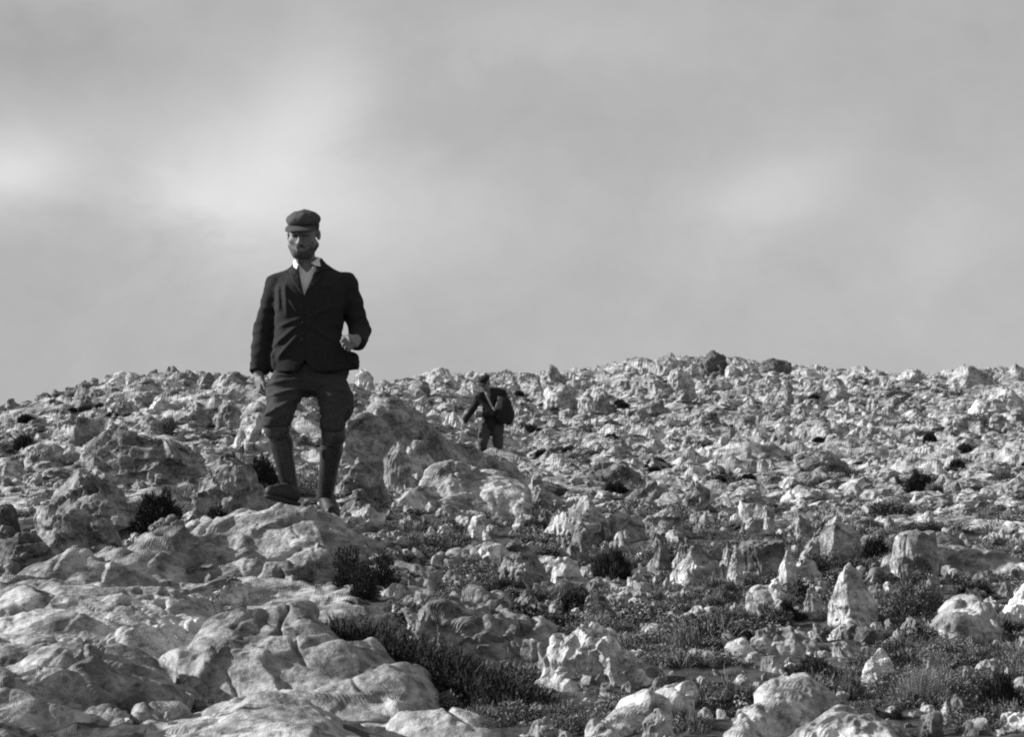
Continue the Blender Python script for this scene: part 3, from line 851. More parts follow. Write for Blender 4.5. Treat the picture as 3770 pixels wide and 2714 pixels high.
 ('fluted rock left of the pyramid-shaped rock', 'boulder', 2900, 3008, 1885, 2020, dict(tone=1.0, flute=1.3)),
 ('white knobbly stone in front of the tall grey slab', 'tooth', 2825, 2900, 2145, 2272, dict(d=10.2, tone=1.45)),
 ('little white stone at the foot of the tall grey slab', 'block', 2790, 2830, 2215, 2270, dict(d=10.1, tone=1.45)),
 ('sharp tooth with a bright left edge, between slab and tallest cone', 'tooth', 2948, 3042, 2160, 2390, dict(d=9.9, tone=1.0, lean=-.05, dep=.8)),
 ('tallest mottled white cone of the standing stones', 'tooth', 3048, 3222, 2085, 2420, dict(d=9.6, tone=1.35, dep=.8, flute=.8)),
 ('white lumpy foot stone under the tallest cone', 'boulder', 3025, 3215, 2285, 2455, dict(tone=1.45, d=9.2)),
 ('leaning bright slab below the tallest cone', 'blade', 3180, 3300, 2402, 2560, dict(tone=1.4, lean=-.45, dep=.5)),
 ('left of two thin pale blades by the big right boulder', 'blade', 3292, 3345, 2290, 2400, dict(d=9.3, tone=1.15, dep=.6)),
 ('right of two thin pale blades by the big right boulder', 'blade', 3338, 3412, 2280, 2400, dict(d=9.2, tone=1.35, dep=.6)),
 ('square block with a bright flat top in the right middle ground', 'block', 3285, 3450, 1950, 2085, dict(d=11.3, lobes=False, tone=1.1, dep=.6, rough=.6, pits=.2)),
 ('dark wedge-shaped slab right of the square block', 'tooth', 3430, 3690, 1972, 2080, dict(tone=.75, peak=-.35, dep=.5, rough=.6, pits=.2)),
 ('upright pale stone on the square block\'s right corner', 'blade', 3385, 3440, 1895, 1965, dict(tone=1.3)),
 ('white stone left of the pair below the dark wedge slab', 'boulder', 3445, 3490, 2066, 2115, dict(tone=1.45)),
 ('broad white stone below the dark wedge slab', 'boulder', 3485, 3585, 2062, 2125, dict(tone=1.35)),
 ('bright white rock cut by the right edge', 'boulder', 3685, 3860, 2140, 2345, dict(tone=1.45, lean=.2)),
 ('white flat stone among the shrubs left of the sharp tooth', 'slab', 2650, 2800, 2350, 2450, dict(tone=1.35)),
 ('pale block stone right of the white flat stone', 'block', 2800, 2885, 2415, 2500, dict(tone=1.25)),
 ('grey rock ridge behind the white flat stone', 'boulder', 2780, 2905, 2310, 2420, dict(tone=.85)),
 ('white low stone above the bottom right shrub', 'slab', 2670, 2800, 2485, 2540, dict(tone=1.4)),
 ('bright twin-faced rock at the bottom edge left of the pale ridge rock', 'boulder', 2660, 2850, 2600, 2750, dict(d=7.0, tone=1.3)),
 ('grey rock at the bottom edge near the right corner', 'boulder', 3520, 3660, 2640, 2760, dict(d=7.0, tone=.9)),
 ('bright white rock in the bottom right corner', 'boulder', 3640, 3830, 2625, 2760, dict(d=7.0, tone=1.4)),
 ('flat white pebble near the bottom right shrubs', 'dome', 3195, 3235, 2600, 2625, dict(tone=1.5)),
 ('long white pebble left of the bottom right corner', 'slab', 3470, 3540, 2585, 2620, dict(tone=1.5)),
 ('pale pointed stone beside the long white pebble', 'tooth', 3462, 3500, 2600, 2680, dict(tone=1.4, d=7.2)),
 ('grey upright rock at the bottom edge left of the right corner', 'block', 3380, 3470, 2620, 2760, dict(tone=.8, d=7.0)),
 # --- far hill
 ('rounded pale boulder high on the far slope, right of the distant man', 'boulder', 2135, 2262, 1428, 1520, dict(tone=1.05)),
 ('bright split boulder left of the rounded one on the far slope', 'boulder', 2000, 2140, 1420, 1510, dict(tone=1.2)),
 ('dark jagged rock on top of the far mound', 'boulder', 2565, 2690, 1288, 1372, dict(tone=.55)),
 ('bright sloping slab right of the dark rock on the far mound', 'slab', 2665, 2795, 1312, 1388, dict(tone=1.25, peak=-.25)),
 ('dark shelf on the right flank of the far mound', 'dome', 2780, 2918, 1318, 1372, dict(tone=.55)),
 ('pale rock cluster at the left of the far mound', 'boulder', 2380, 2520, 1312, 1385, dict(tone=1.05)),
 ('spiky pale rock below the far mound', 'tooth', 2440, 2565, 1345, 1460, dict(tone=1.2)),
 ('bright low slab on the right far skyline', 'slab', 2880, 3060, 1354, 1400, dict(tone=1.2)),
 ('rounded pale rock on the right far skyline near the edge', 'boulder', 3480, 3650, 1340, 1420, dict(tone=1.1)),
 ('pale rock of the far skyline left of the rounded one', 'boulder', 3300, 3420, 1358, 1410, dict(tone=1.15)),
 ('bright fan-shaped boulder in the middle of the far slope', 'boulder', 2810, 2940, 1580, 1692, dict(tone=1.3)),
 ('pale boulder right of the fan-shaped boulder', 'boulder', 3150, 3290, 1560, 1640, dict(tone=1.15)),
 ('large white rock high on the far slope near the right edge', 'boulder', 3560, 3790, 1425, 1540, dict(tone=1.25)),
 ('low grey mound rock below the fan-shaped boulder', 'dome', 2890, 3130, 1655, 1740, dict(tone=.9)),
 ('pale boulder on the far slope above the distant man\'s head', 'boulder', 1680, 1800, 1400, 1500, dict(tone=1.1)),
 ('bright skyline rock right of the walking man\'s hip', 'boulder', 1290, 1390, 1358, 1440, dict(tone=1.25, d=42)),
 ('second bright skyline rock right of the walking man', 'boulder', 1560, 1700, 1352, 1430, dict(tone=1.15)),
]
for (label, kind, x0, x1, yt, yb, kw) in ROCKS:
    far = yb < 1560 and x0 > 1250
    nm = {'tooth': 'standing_stone', 'blade': 'standing_stone'}.get(kind, 'boulder' if (x1 - x0) > 110 else 'stone')
    if kind in ('tooth', 'blade') and x0 > 2380 and yb > 1900:
        w_ = x1 - x0; x0 -= .14 * w_; x1 += .14 * w_; yt -= 14
    place_rock(nm, label, kind, x0, x1, yt, yb, mat=ROCK_FAR if far else None, **kw)
# ------------------------------------------------------------------ loose stones: the largest as things, the rest as one mass
KINDS_ = ['boulder', 'slab', 'tooth', 'block', 'boulder', 'blade', 'slab', 'boulder', 'tooth', 'block', 'slab', 'boulder']
STONE_PROTO = []
for i, kd in enumerate(KINDS_):
    V, Fc = rock_shape(kd, 1.0, 0.8, 0.62 if kd != 'tooth' else 0.85, 700 + i * 13, 4, pits=.7, flute=.6, rough=.8)
    STONE_PROTO.append(make_mesh('stone', V, Fc, False)); STONE_PROTO[-1].materials.append(ROCK)

def covered(px, py, d):
    for (x0, x1, yt, yb, dc) in HAND:
        if x0 < px < x1 and yt < py < yb + 5: return True
    return False

ZONES = [  # name of the place, column range, row range, how many, size range in pixels
 ('pale limestone rock on the far slope between the two men', (1250, 1700), (1390, 1480), 14, (45, 110)),
 ('broken pale rock on the far slope above the distant man', (1700, 2000), (1390, 1600), 14, (40, 100)),
 ('pale broken rock on the far slope below the left end of the far mound', (2000, 2450), (1400, 1690), 20, (45, 110)),
 ('pale broken rock on the far slope straight below the far mound', (2450, 2850), (1390, 1620), 20, (45, 110)),
 ('pale broken rock on the far slope in the right third', (2850, 3300), (1400, 1720), 22, (45, 115)),
 ('pale broken rock on the far slope near the right edge', (3300, 3790), (1420, 1760), 24, (45, 120)),
 ('small grey rock on the left slope under the skyline domes', (20, 520), (1480, 1600), 14, (40, 90)),
 ('small grey rock on the left slope beside the walking man\'s hanging hand', (560, 960), (1440, 1640), 12, (40, 90)),
 ('loose pale stone in the low ground right of the pale ledge', (3100, 3770), (1790, 1900), 14, (50, 120)),
 ('loose pale stone among the shrubs between the standing stones', (2420, 3400), (2080, 2320), 14, (30, 60)),
]
LAND = [(2745, 1340, 'the bright slab of the far mound'), (2625, 1330, 'the dark rock topping the far mound'), (2198, 1475, 'the far rounded boulder'),
 (2070, 1465, 'the bright split boulder'), (2500, 1400, 'the spiky rock below the far mound'), (2875, 1640, 'the fan-shaped boulder'),
 (3565, 1380, 'the rounded rock of the right skyline'), (3675, 1480, 'the large white edge rock'), (3220, 1600, 'the right pale boulder'),
 (3010, 1700, 'the low grey mound rock'), (2915, 1785, 'the white triangular stone'), (2420, 1700, 'the left dark bush at the slope foot'),
 (2605, 1655, 'the right dark bush at the slope foot'), (1740, 1450, 'the boulder above the distant man'), (1800, 1560, 'the distant man'), (1630, 1390, 'the second bright skyline rock'),
 (1340, 1400, 'the hip-side skyline rock'), (1500, 1560, 'the dark triangular boulder'), (3425, 1610, 'the dark bush in the right third'), (2970, 1375, 'the bright low slab of the skyline'),
 (3370, 1385, 'the pale right skyline rock'), (2270, 1745, 'the domed rock with the dark hollow'), (275, 1600, 'the squarish boulder of the left slope'), (500, 1660, 'the largest left boulder'),
 (585, 1490, 'the white lump under the left skyline'), (490, 1400, 'the white-streaked skyline dome'), (845, 1405, 'the large rounded left skyline rock'), (945, 1590, 'the tilted slab by the thigh'),
 (550, 1560, 'the flat pale ledge of the left slope'), (95, 1625, 'the dark bush near the left edge'), (2750, 1840, 'the long low grey rock'), (2990, 1840, 'the pale ledge'), (3270, 1880, 'the dark tangle below the pale ledge'),
 (3370, 2010, 'the square flat-topped block'), (3560, 2030, 'the dark wedge slab'), (3075, 1990, 'the pyramid-shaped rock'), (2810, 2110, 'the tall grey standing slab'), (2550, 2130, 'the large fluted tooth'),
 (3135, 2250, 'the tallest cone'), (2995, 2270, 'the sharp tooth'), (3370, 2210, 'the rounded speckled bush'), (3555, 2310, 'the big mottled boulder'), (2310, 1960, 'the twin-humped rock'), (2130, 1930, 'the tall white-faced rock'),
 (1795, 2055, 'the square white block'), (2080, 2100, 'the white stump of stone'), (1930, 2090, 'the fluted sloping rock'), (2190, 2470, 'the white-streaked boulder'), (2920, 2610, 'the pale ridge rock'), (3130, 2670, 'the smooth dome at the bottom'),
 (3240, 2480, 'the leaning bright slab'), (2525, 2400, 'the pale-tipped bush'), (3395, 2520, 'the pale feathery grass'), (1670, 2140, 'the smooth grey lump'), (2360, 2055, 'the round pale stone'), (2600, 1925, 'the cubic white stone')]
def by_landmark(kind, px, py):
    for q in sorted(LAND, key=lambda t: (t[0] - px) ** 2 + 2.2 * (t[1] - py) ** 2)[:5]:
        lb_ = _phrase(kind, px, py, q)
        if lb_ not in USED: break
    USED.add(lb_)
    return lb_
USED = set()
def _phrase(kind, px, py, q):
    dx, dy = px - q[0], (py - q[1]) * 1.5
    far_ = 'well' if math.hypot(dx, dy) > 110 else 'just'
    if abs(dx) > 2.2 * abs(dy): side_ = 'left of' if dx < 0 else 'right of'
    elif abs(dy) > 2.2 * abs(dx): side_ = 'above' if dy < 0 else 'below'
    else: side_ = ('upper ' if dy < 0 else 'lower ') + ('left of' if dx < 0 else 'right of')
    return '%s %s %s %s' % (kind, far_, side_, q[2])
rr = np.random.default_rng(77)
STONES = []
for (lab, (xa, xb), (ya, yb_), n, (sa, sb)) in ZONES:
    k = 0; tries = 0
    while k < n and tries < 400:
        tries += 1
        px = rr.uniform(xa, xb); py = rr.uniform(ya, yb_)
        d = D(px, py)
        if covered(px, py, d) or d > 61: continue
        p = P(px, py, d)
        w = rr.uniform(sa, sb) * d / FPX
        z = float(ground_z(p[0], p[1])) + 0.45 * float(relief(np.array([p[0]]), np.array([p[1]]))[0])
        o = new_obj('stone', STONE_PROTO[int(rr.integers(0, 12))])
        o.location = (p[0], p[1], z - 0.04)
        o.rotation_euler = (rr.normal(0, .12), rr.normal(0, .16), rr.uniform(0, 6.28))
        o.scale = (w, w * rr.uniform(.8, 1.2), w * rr.uniform(.65, 1.15))
        t = rr.uniform(.75, 1.3)
        o.color = (t, t, t, 1)
        ks = 'white' if t > 1.12 else ('pale' if t > .92 else 'grey')
        kz = 'small' if w * FPX / d < sa + .35 * (sb - sa) else ('large' if w * FPX / d > sa + .75 * (sb - sa) else 'middling')
        tag(o, by_landmark('%s %s rock' % (kz, ks), px, py), 'rock', 'scattered ' + lab.replace('pale limestone rock', 'limestone rocks'))
        STONES.append((px, py, w)); k += 1

def gn_scatter(name, protos, pts, rots, scls, idxs, label, mat_col=None):
    """one object whose points carry many small copies"""
    c = bpy.data.collections.new(name + '_kinds')
    for i, me_ in enumerate(protos):
        c.objects.link(bpy.data.objects.new('%s_kind_%02d' % (name, i), me_))
    me = bpy.data.meshes.new(name)
    me.vertices.add(len(pts)); me.vertices.foreach_set('co', np.asarray(pts, np.float32).ravel())
    for nm, ty, arr in (('rot', 'FLOAT_VECTOR', rots), ('scl', 'FLOAT_VECTOR', scls), ('idx', 'INT', idxs)):
        a = me.attributes.new(nm, ty, 'POINT')
        a.data.foreach_set('vector' if ty == 'FLOAT_VECTOR' else 'value', np.asarray(arr, np.float32 if ty != 'INT' else np.int32).ravel())
    o = new_obj(name, me)
    ng = bpy.data.node_groups.new(name, 'GeometryNodeTree')
    ng.interface.new_socket('Geometry', in_out='INPUT', socket_type='NodeSocketGeometry')
    ng.interface.new_socket('Geometry', in_out='OUTPUT', socket_type='NodeSocketGeometry')
    gi = ng.nodes.new('NodeGroupInput'); go_ = ng.nodes.new('NodeGroupOutput')
    ci = ng.nodes.new('GeometryNodeCollectionInfo'); ci.inputs['Collection'].default_value = c
    ci.inputs['Separate Children'].default_value = True; ci.inputs['Reset Children'].default_value = True
    ip = ng.nodes.new('GeometryNodeInstanceOnPoints'); ip.inputs['Pick Instance'].default_value = True
    def attr(nm, ty):
        n = ng.nodes.new('GeometryNodeInputNamedAttribute'); n.data_type = ty; n.inputs['Name'].default_value = nm
        return n.outputs['Attribute']
    L = ng.links.new
    L(gi.outputs[0], ip.inputs['Points']); L(ci.outputs[0], ip.inputs['Instance'])
    L(attr('idx', 'INT'), ip.inputs['Instance Index'])
    er = ng.nodes.new('FunctionNodeEulerToRotation')
    L(attr('rot', 'FLOAT_VECTOR'), er.inputs[0]); L(er.outputs[0], ip.inputs['Rotation'])
    L(attr('scl', 'FLOAT_VECTOR'), ip.inputs['Scale'])
    L(ip.outputs[0], go_.inputs[0])
    mo = o.modifiers.new('scatter', 'NODES'); mo.node_group = ng
    tag(o, label, None, None, 'stuff')
    return o

# small protos for the mass
RUB = []
for i, kd in enumerate(KINDS_):
    V, Fc = rock_shape(kd, 1.0, 0.85, 0.6 if kd != 'tooth' else 0.8, 900 + i * 7, 3, pits=.5, flute=.5, rough=1.0, soft=30)
    RUB.append(make_mesh('rubble', V, Fc, False)); RUB[-1].materials.append(ROCK)

def scatter_pixels(n, xa, xb, ya, yb_):
    """random ground points spread evenly over a part of the view"""
    px = rr.uniform(xa, xb, n); py = rr.uniform(ya, yb_, n)
    d = np.array([D(a, b) for a, b in zip(px, py)])
    p = np.array([P(a, b, c) for a, b, c in zip(px, py, d)])
    p[:, 2] = ground_z(p[:, 0], p[:, 1])
    return px, py, d, p
pts, scl = [], []
for (n, xa, xb, ya, yb_, med, sg, hz) in [
    (1700, 1250, 4300, 1380, 1780, 44, .5, .5),     # far slope
    (850, 1300, 4500, 1760, 1940, 54, .5, .6),      # foot of the far slope
    (1200, 1450, 4900, 1900, 2300, 36, .45, 1.1),      # among the standing stones
    (600, 1900, 5000, 2300, 2710, 40, .45, 1.0),
    (900, -700, 1250, 1420, 1800, 40, .5, .6),      # left slope
    (650, -1100, 1500, 1780, 2150, 36, .5, .8),
    (350, -1500, 900, 2150, 2700, 40, .5, .7),
    (1800, 1450, 4050, 1920, 2710, 15, .4, .8)]:
    px, py, d, p = scatter_pixels(n, xa, xb, ya, yb_)
    w = np.minimum(np.exp(rr.normal(math.log(med), sg, n)), 2.1 * med) * d / FPX
    rel = relief(p[:, 0], p[:, 1])
    p[:, 2] += 0.8 * rel - 0.05 * w
    pts.append(p); scl.append(np.stack([w, w * rr.uniform(.75, 1.2, n), w * rr.uniform(.55, 1.25, n) * hz], 1))
pts = np.concatenate(pts); scl = np.concatenate(scl); n = len(pts)
rots = np.stack([rr.normal(0, .2, n), rr.normal(0, .25, n), rr.uniform(0, 6.28, n)], 1)
near_ = np.hypot(pts[:, 0], pts[:, 1]) < 17
ids = np.where(near_ & (rr.uniform(0, 1, n) < .55), rr.choice([2, 5, 8, 3, 9], n), rr.integers(0, 12, n))
scl[near_, 2] *= 1.25
gn_scatter('rubble', RUB, pts, rots, scl, ids, 'loose limestone rubble strewn all over the hillside')

# ------------------------------------------------------------------ shrubs and grass
def blades(base, tip, width, rs, bend=0.25):
    """thin leaf blades from base to tip points, each a bent strip of two pieces"""
    n = len(base)
    d = tip - base; L = np.linalg.norm(d, axis=1)[:, None]
    side = np.cross(d, rs.normal(size=(n, 3))); side /= np.maximum(np.linalg.norm(side, axis=1)[:, None], 1e-6)
    mid = base + d * 0.55 + np.cross(d, side) * bend * rs.normal(0, .5, (n, 1))
    w = width * rs.uniform(.6, 1.3, (n, 1))
    V = np.stack([base - side * w * .5, base + side * w * .5, mid + side * w * .45, mid - side * w * .45, tip], 1).reshape(-1, 3)
    k = np.arange(n)[:, None] * 5
    T = np.concatenate([k + np.array([[0, 1, 2]]), k + np.array([[0, 2, 3]]), k + np.array([[3, 2, 4]])])
    return V, T

def shrub_mesh(seed, kind='cushion', n=2600, width=.012):
    """unit plant: radius 1, height about 1, foot at z=0"""
    rs = np.random.default_rng(seed)
    u = rs.normal(size=(n, 3)); u[:, 2] = np.abs(u[:, 2]) * 1.0; u /= np.linalg.norm(u, axis=1)[:, None]
    lump = 1 + 0.38 * fbm(u * 2.2 + seed, 3)
    if kind == 'creeper':
        lump = np.clip(0.75 + 1.5 * fbm(u * 2.6 + seed, 3), 0.12, 1.25)
    if kind in ('cushion', 'creeper'):
        r1 = rs.uniform(.3, 1, n) ** .6 * .92 * lump
        base = u * r1[:, None]
        dirn = u + rs.normal(0, .5, (n, 3)) + np.array([0, 0, .2])
        dirn /= np.linalg.norm(dirn, axis=1)[:, None]
        tip = base + dirn * (rs.uniform(.07, .17, n) if kind == 'cushion' else rs.uniform(.05, .12, n))[:, None]
    elif kind == 'fur':
        base = u * (rs.uniform(.1, 1, n) ** .6 * .8 * lump)[:, None]
        dirn = u * np.array([.6, .6, .5]) + rs.normal(0, .22, (n, 3)) + np.array([0, 0, .8])
        dirn /= np.linalg.norm(dirn, axis=1)[:, None]
        tip = base + dirn * rs.uniform(.12, .30, n)[:, None] * lump[:, None]
    else:   # tussock of long blades from the foot
        b2 = rs.normal(0, .28, (n, 2))
        base = np.concatenate([b2, np.zeros((n, 1))], 1)
        dirn = np.concatenate([b2 * 1.2 + rs.normal(0, .22, (n, 2)), np.full((n, 1), 1.0)], 1)
        dirn /= np.linalg.norm(dirn, axis=1)[:, None]
        tip = base + dirn * rs.uniform(.45, 1.1, n)[:, None]
    base[:, 2] = np.maximum(base[:, 2], -0.05)
    return blades(base, tip, width, rs)

SHRUB = {}
for kd, nn, wd in (('creeper', 7000, .04), ('cushion', 9000, .032), ('fur', 9000, .02), ('tussock', 1300, .014)):
    for v in range(2):
        V, T = shrub_mesh(40 + v + len(kd), kd, nn, wd)
        SHRUB[kd, v] = (V, T)
_sh = {}
def shrub_data(kd, v, mat):
    key = (kd, v, mat.name)
    if key not in _sh:
        V, T = SHRUB[kd, v]
        _sh[key] = make_mesh('shrub', V, T, False); _sh[key].materials.append(mat)
    return _sh[key]

def place_shrub(label, x0, x1, yt, yb, kd='cushion', mat=None, d=None, dep=.8, group=None, name='shrub'):
    px = (x0 + x1) / 2
    df = d if d is not None else D(px, yb)
    W = (x1 - x0) * df / FPX; dc = df + .35 * W * dep
    top = P(px, yt, dc); foot = P(px, yb, dc)
    gz = float(ground_z(top[0], top[1])); zb = min(gz, foot[2])
    H = max(top[2] - zb, .04)
    o = new_obj(name, shrub_data(kd, int(px) % 2, mat or LEAF_MID))
    o.location = (top[0], top[1], zb - .01)
    o.scale = (W / 2.1, W / 2.1 * dep, H / 1.12)
    o.rotation_euler.z = 0.0 if dep < .7 else (px * 1.7) % 6.28
    tag(o, label, 'grass' if kd == 'tussock' else 'shrub', group)
    HAND.append((x0, x1, yt, yb, dc))
    return o

SH = [
 ('black leafy shrub growing in the dark cleft of the left boulders', 485, 690, 1785, 1930, 'cushion', 0, dict(d=12.6)),
 ('black shrub in the shadow left of the walking man\'s raised foot', 720, 885, 1835, 1930, 'cushion', 0, dict(d=12.1)),
 ('black shrub filling the gap behind the walking man\'s right shin', 895, 1030, 1660, 1790, 'cushion', 0, dict(d=15.2)),
 ('dark bush on the left slope near the left edge', 50, 135, 1592, 1655, 'cushion', 0, {}),
 ('feathery plant on the left slope beside the flat pale ledge', 580, 668, 1520, 1595, 'fur', 1, {}),
 ('small round dark bush below the left skyline', 345, 392, 1476, 1505, 'cushion', 0, {}),
 ('dark bush right of the squarish pale boulder', 200, 300, 1600, 1660, 'cushion', 0, {}),
 ('black shrub clinging to the front of the man\'s ridge, upper clump', 1200, 1360, 2005, 2120, 'creeper', 0, dict(d=10.5, dep=.5)),
 ('black shrub clinging to the front of the man\'s ridge, right clump', 1310, 1480, 2015, 2150, 'creeper', 0, dict(d=10.45, dep=.5)),
 ('black shrub tail hanging below the clumps on the man\'s ridge', 1260, 1400, 2080, 2215, 'creeper', 0, dict(d=10.25, dep=.5)),
 ('bush with pale tips right of the white-streaked boulder', 2380, 2670, 2275, 2530, 'fur', 1, dict(d=8.7)),
 ('dark shrub below the smooth grey lump in the centre', 1715, 2000, 2110, 2230, 'fur', 0, {}),
 ('dark shrub right of the white stump of stone', 2010, 2240, 2150, 2265, 'cushion', 0, {}),
 ('tall dark shrub between the twin-humped rock and the round pale stone', 2160, 2350, 1990, 2150, 'fur', 0, {}),
 ('grass clump at the foot of the white-streaked boulder', 1945, 2150, 2575, 2680, 'tussock', 1, dict(d=7.5)),
 ('large bush at the bottom edge right of the long pale slab', 2550, 2870, 2480, 2700, 'fur', 1, dict(d=7.6)),
 ('low bush at the bottom edge left of the twin-faced rock', 2440, 2700, 2600, 2760, 'fur', 1, dict(d=7.0)),
 ('dark bush under the sharp tooth and the tallest cone', 2890, 3090, 2395, 2540, 'cushion', 0, {}),
 ('rounded speckled bush right of the tallest cone', 3235, 3500, 2120, 2300, 'cushion', 1, {}),
 ('dark flat bush behind the big mottled boulder', 3500, 3690, 2125, 2220, 'cushion', 0, {}),
 ('dark patch of shrub above the rounded speckled bush', 3310, 3500, 2085, 2140, 'cushion', 0, {}),
 ('pale feathery grass in front of the big mottled boulder', 3300, 3490, 2400, 2630, 'tussock', 2, {}),
 ('grey shrub spilling down from the big mottled boulder', 3440, 3640, 2330, 2520, 'cushion', 1, dict(d=8.9)),
 ('dark grass at the right edge below the big mottled boulder', 3570, 3800, 2440, 2640, 'fur', 0, {}),
 ('dark grass tuft under the leaning bright slab', 3060, 3190, 2460, 2600, 'fur', 1, {}),
 ('small grassy tuft between pale ridge rock and smooth dome', 3080, 3230, 2540, 2640, 'tussock', 1, dict(d=7.6)),
 ('dark shrub right of the pale ridge rock', 3000, 3170, 2560, 2660, 'cushion', 0, dict(d=7.6)),
 ('dark bush at the foot of the far slope, left one of a pair', 2365, 2475, 1676, 1728, 'cushion', 0, {}),
 ('dark bush at the foot of the far slope, right one of a pair', 2555, 2655, 1622, 1690, 'cushion', 0, {}),
 ('dark bush on the far slope in the right third', 3388, 3462, 1585, 1632, 'cushion', 0, {}),
 ('dark shrub patch right of the distant man\'s legs', 1895, 2005, 1556, 1598, 'cushion', 0, {}),
 ('wide dark bush near the right edge of the far slope', 3510, 3590, 1625, 1680, 'cushion', 0, {}),
 ('dark tangle below the pale ledge at right', 3120, 3420, 1830, 1930, 'cushion', 1, {}),
 ('low dark bush left of the pyramid-shaped rock', 2780, 2920, 1955, 2010, 'cushion', 0, {}),
 ('dark grass right of the fluted tooth', 2640, 2740, 2130, 2230, 'fur', 0, {}),
 ('dark bush right of the pyramid-shaped rock', 3160, 3290, 1960, 2090, 'cushion', 0, {}),
 ('dark bush beside the cubic white stone', 2420, 2570, 1930, 2000, 'cushion', 0, {}),
 ('grass in the hollow left of the stepped ledge', 560, 680, 2540, 2640, 'cushion', 0, dict(d=7.6)),
 ('dark growth below the leaning split stone', 640, 800, 2260, 2330, 'cushion', 0, dict(d=9.2)),
]
MT = (LEAF_DARK, LEAF_MID, LEAF_PALE)
for (lab, x0, x1, yt, yb, kd, mi, kw) in SH:
    place_shrub(lab, x0, x1, yt, yb, kd, MT[mi], name='grass_tuft' if kd == 'tussock' else 'shrub', **kw)

# the long dark shrub that follows the stepped ledge down to the right
line = np.array([P(1090, 2300, 8.95), P(1200, 2330, 8.8), P(1340, 2410, 8.5), P(1480, 2500, 8.2), P(1620, 2590, 7.9), P(1780, 2690, 7.6), P(1900, 2760, 7.35)])
rs_ = np.random.default_rng(9)
nb_ = 22000
tt = rs_.uniform(0, 1, nb_) ** 0.9 * (len(line) - 1); ii = np.minimum(tt.astype(int), len(line) - 2); ff = (tt - ii)[:, None]
c_ = line[ii] * (1 - ff) + line[ii + 1] * ff
c_[:, 2] = ground_z(c_[:, 0], c_[:, 1])
uu = rs_.normal(size=(nb_, 3)); uu[:, 2] = np.abs(uu[:, 2]); uu /= np.linalg.norm(uu, axis=1)[:, None]
env = 1 + 0.45 * fbm(c_ * 3.0 + uu * 0.8, 3)
hh = np.interp(tt, [0, 1, 2.5, 4, 5, 6], [.12, .22, .28, .24, .16, .06])
b0 = c_ + uu * np.stack([.17 * env, .17 * env, hh * .75 * env], 1) * rs_.uniform(.25, 1, nb_)[:, None] + np.array([.06, .10, 0])
dn = uu * .8 + rs_.normal(0, .4, (nb_, 3)) + np.array([.1, 0, .4]); dn /= np.linalg.norm(dn, axis=1)[:, None]
Vb, Tb = blades(b0, b0 + dn * rs_.uniform(.025, .065, nb_)[:, None], .0042, rs_)
cen_ = Vb.mean(0); cen_[2] = Vb[:, 2].min()
lb = new_obj('shrub', make_mesh('shrub', Vb - cen_, Tb, False), LEAF_DARK); lb.location = cen_
tag(lb, 'long dark furry shrub running down along the right side of the stepped ledge', 'shrub')

# small dark bushes dotted over the far slopes
for (lab, (xa, xb), (ya, yb_), n) in [
    ('small dark bush among the pale rocks of the far slope', (1750, 3780), (1420, 1780), 46),
    ('small dark bush among the grey rocks of the left slope', (20, 980), (1480, 1720), 20)]:
    k = 0
    while k < n:
        px = rr.uniform(xa, xb); py = rr.uniform(ya, yb_)
        if covered(px, py, 0): continue
        w = rr.uniform(28, 75); h = w * rr.uniform(.3, .55)
        place_shrub(lab, px - w / 2, px + w / 2, py - h, py, 'cushion', LEAF_DARK, group=lab + ', dotted about')['label'] = by_landmark('%s dark bush' % ('tiny' if w < 42 else ('small' if w < 60 else 'broad')), px, py)
        HAND.pop(); k += 1

for (lab, (xa, xb), (ya, yb_), n, (wa, wb)) in [
    ('rounded grey-green cushion shrub among the standing stones', (2400, 3750), (2000, 2330), 24, (90, 190)),
    ('rounded grey-green shrub in the hollow between the centre rocks', (1500, 2420), (1960, 2200), 18, (90, 180)),
    ('low shrub in the right foreground near the bottom edge', (2450, 3750), (2380, 2690), 16, (130, 250)),
    ('low shrub at the foot of the far slope', (1950, 3700), (1780, 1960), 16, (70, 150))]:
    k = 0; t_ = 0
    while k < n and t_ < 500:
        t_ += 1
        px = rr.uniform(xa, xb); py = rr.uniform(ya, yb_)
        if t_ < 300 and covered(px, py - 10, 0): continue
        w = rr.uniform(wa, wb); h = w * rr.uniform(.4, .65)
        mi = int(rr.uniform() < .3)
        o = place_shrub(lab, px - w / 2, px + w / 2, py - h, py, ('cushion', 'fur')[int(rr.uniform() < .35)], (LEAF_MID, LEAF_DARK)[mi], group=lab + ', several')
        o['label'] = by_landmark('%s %s shrub' % ('narrow' if w < .5 * (wa + wb) else 'wide', ('grey', 'dark')[mi]), px, py)
        HAND.pop(); k += 1

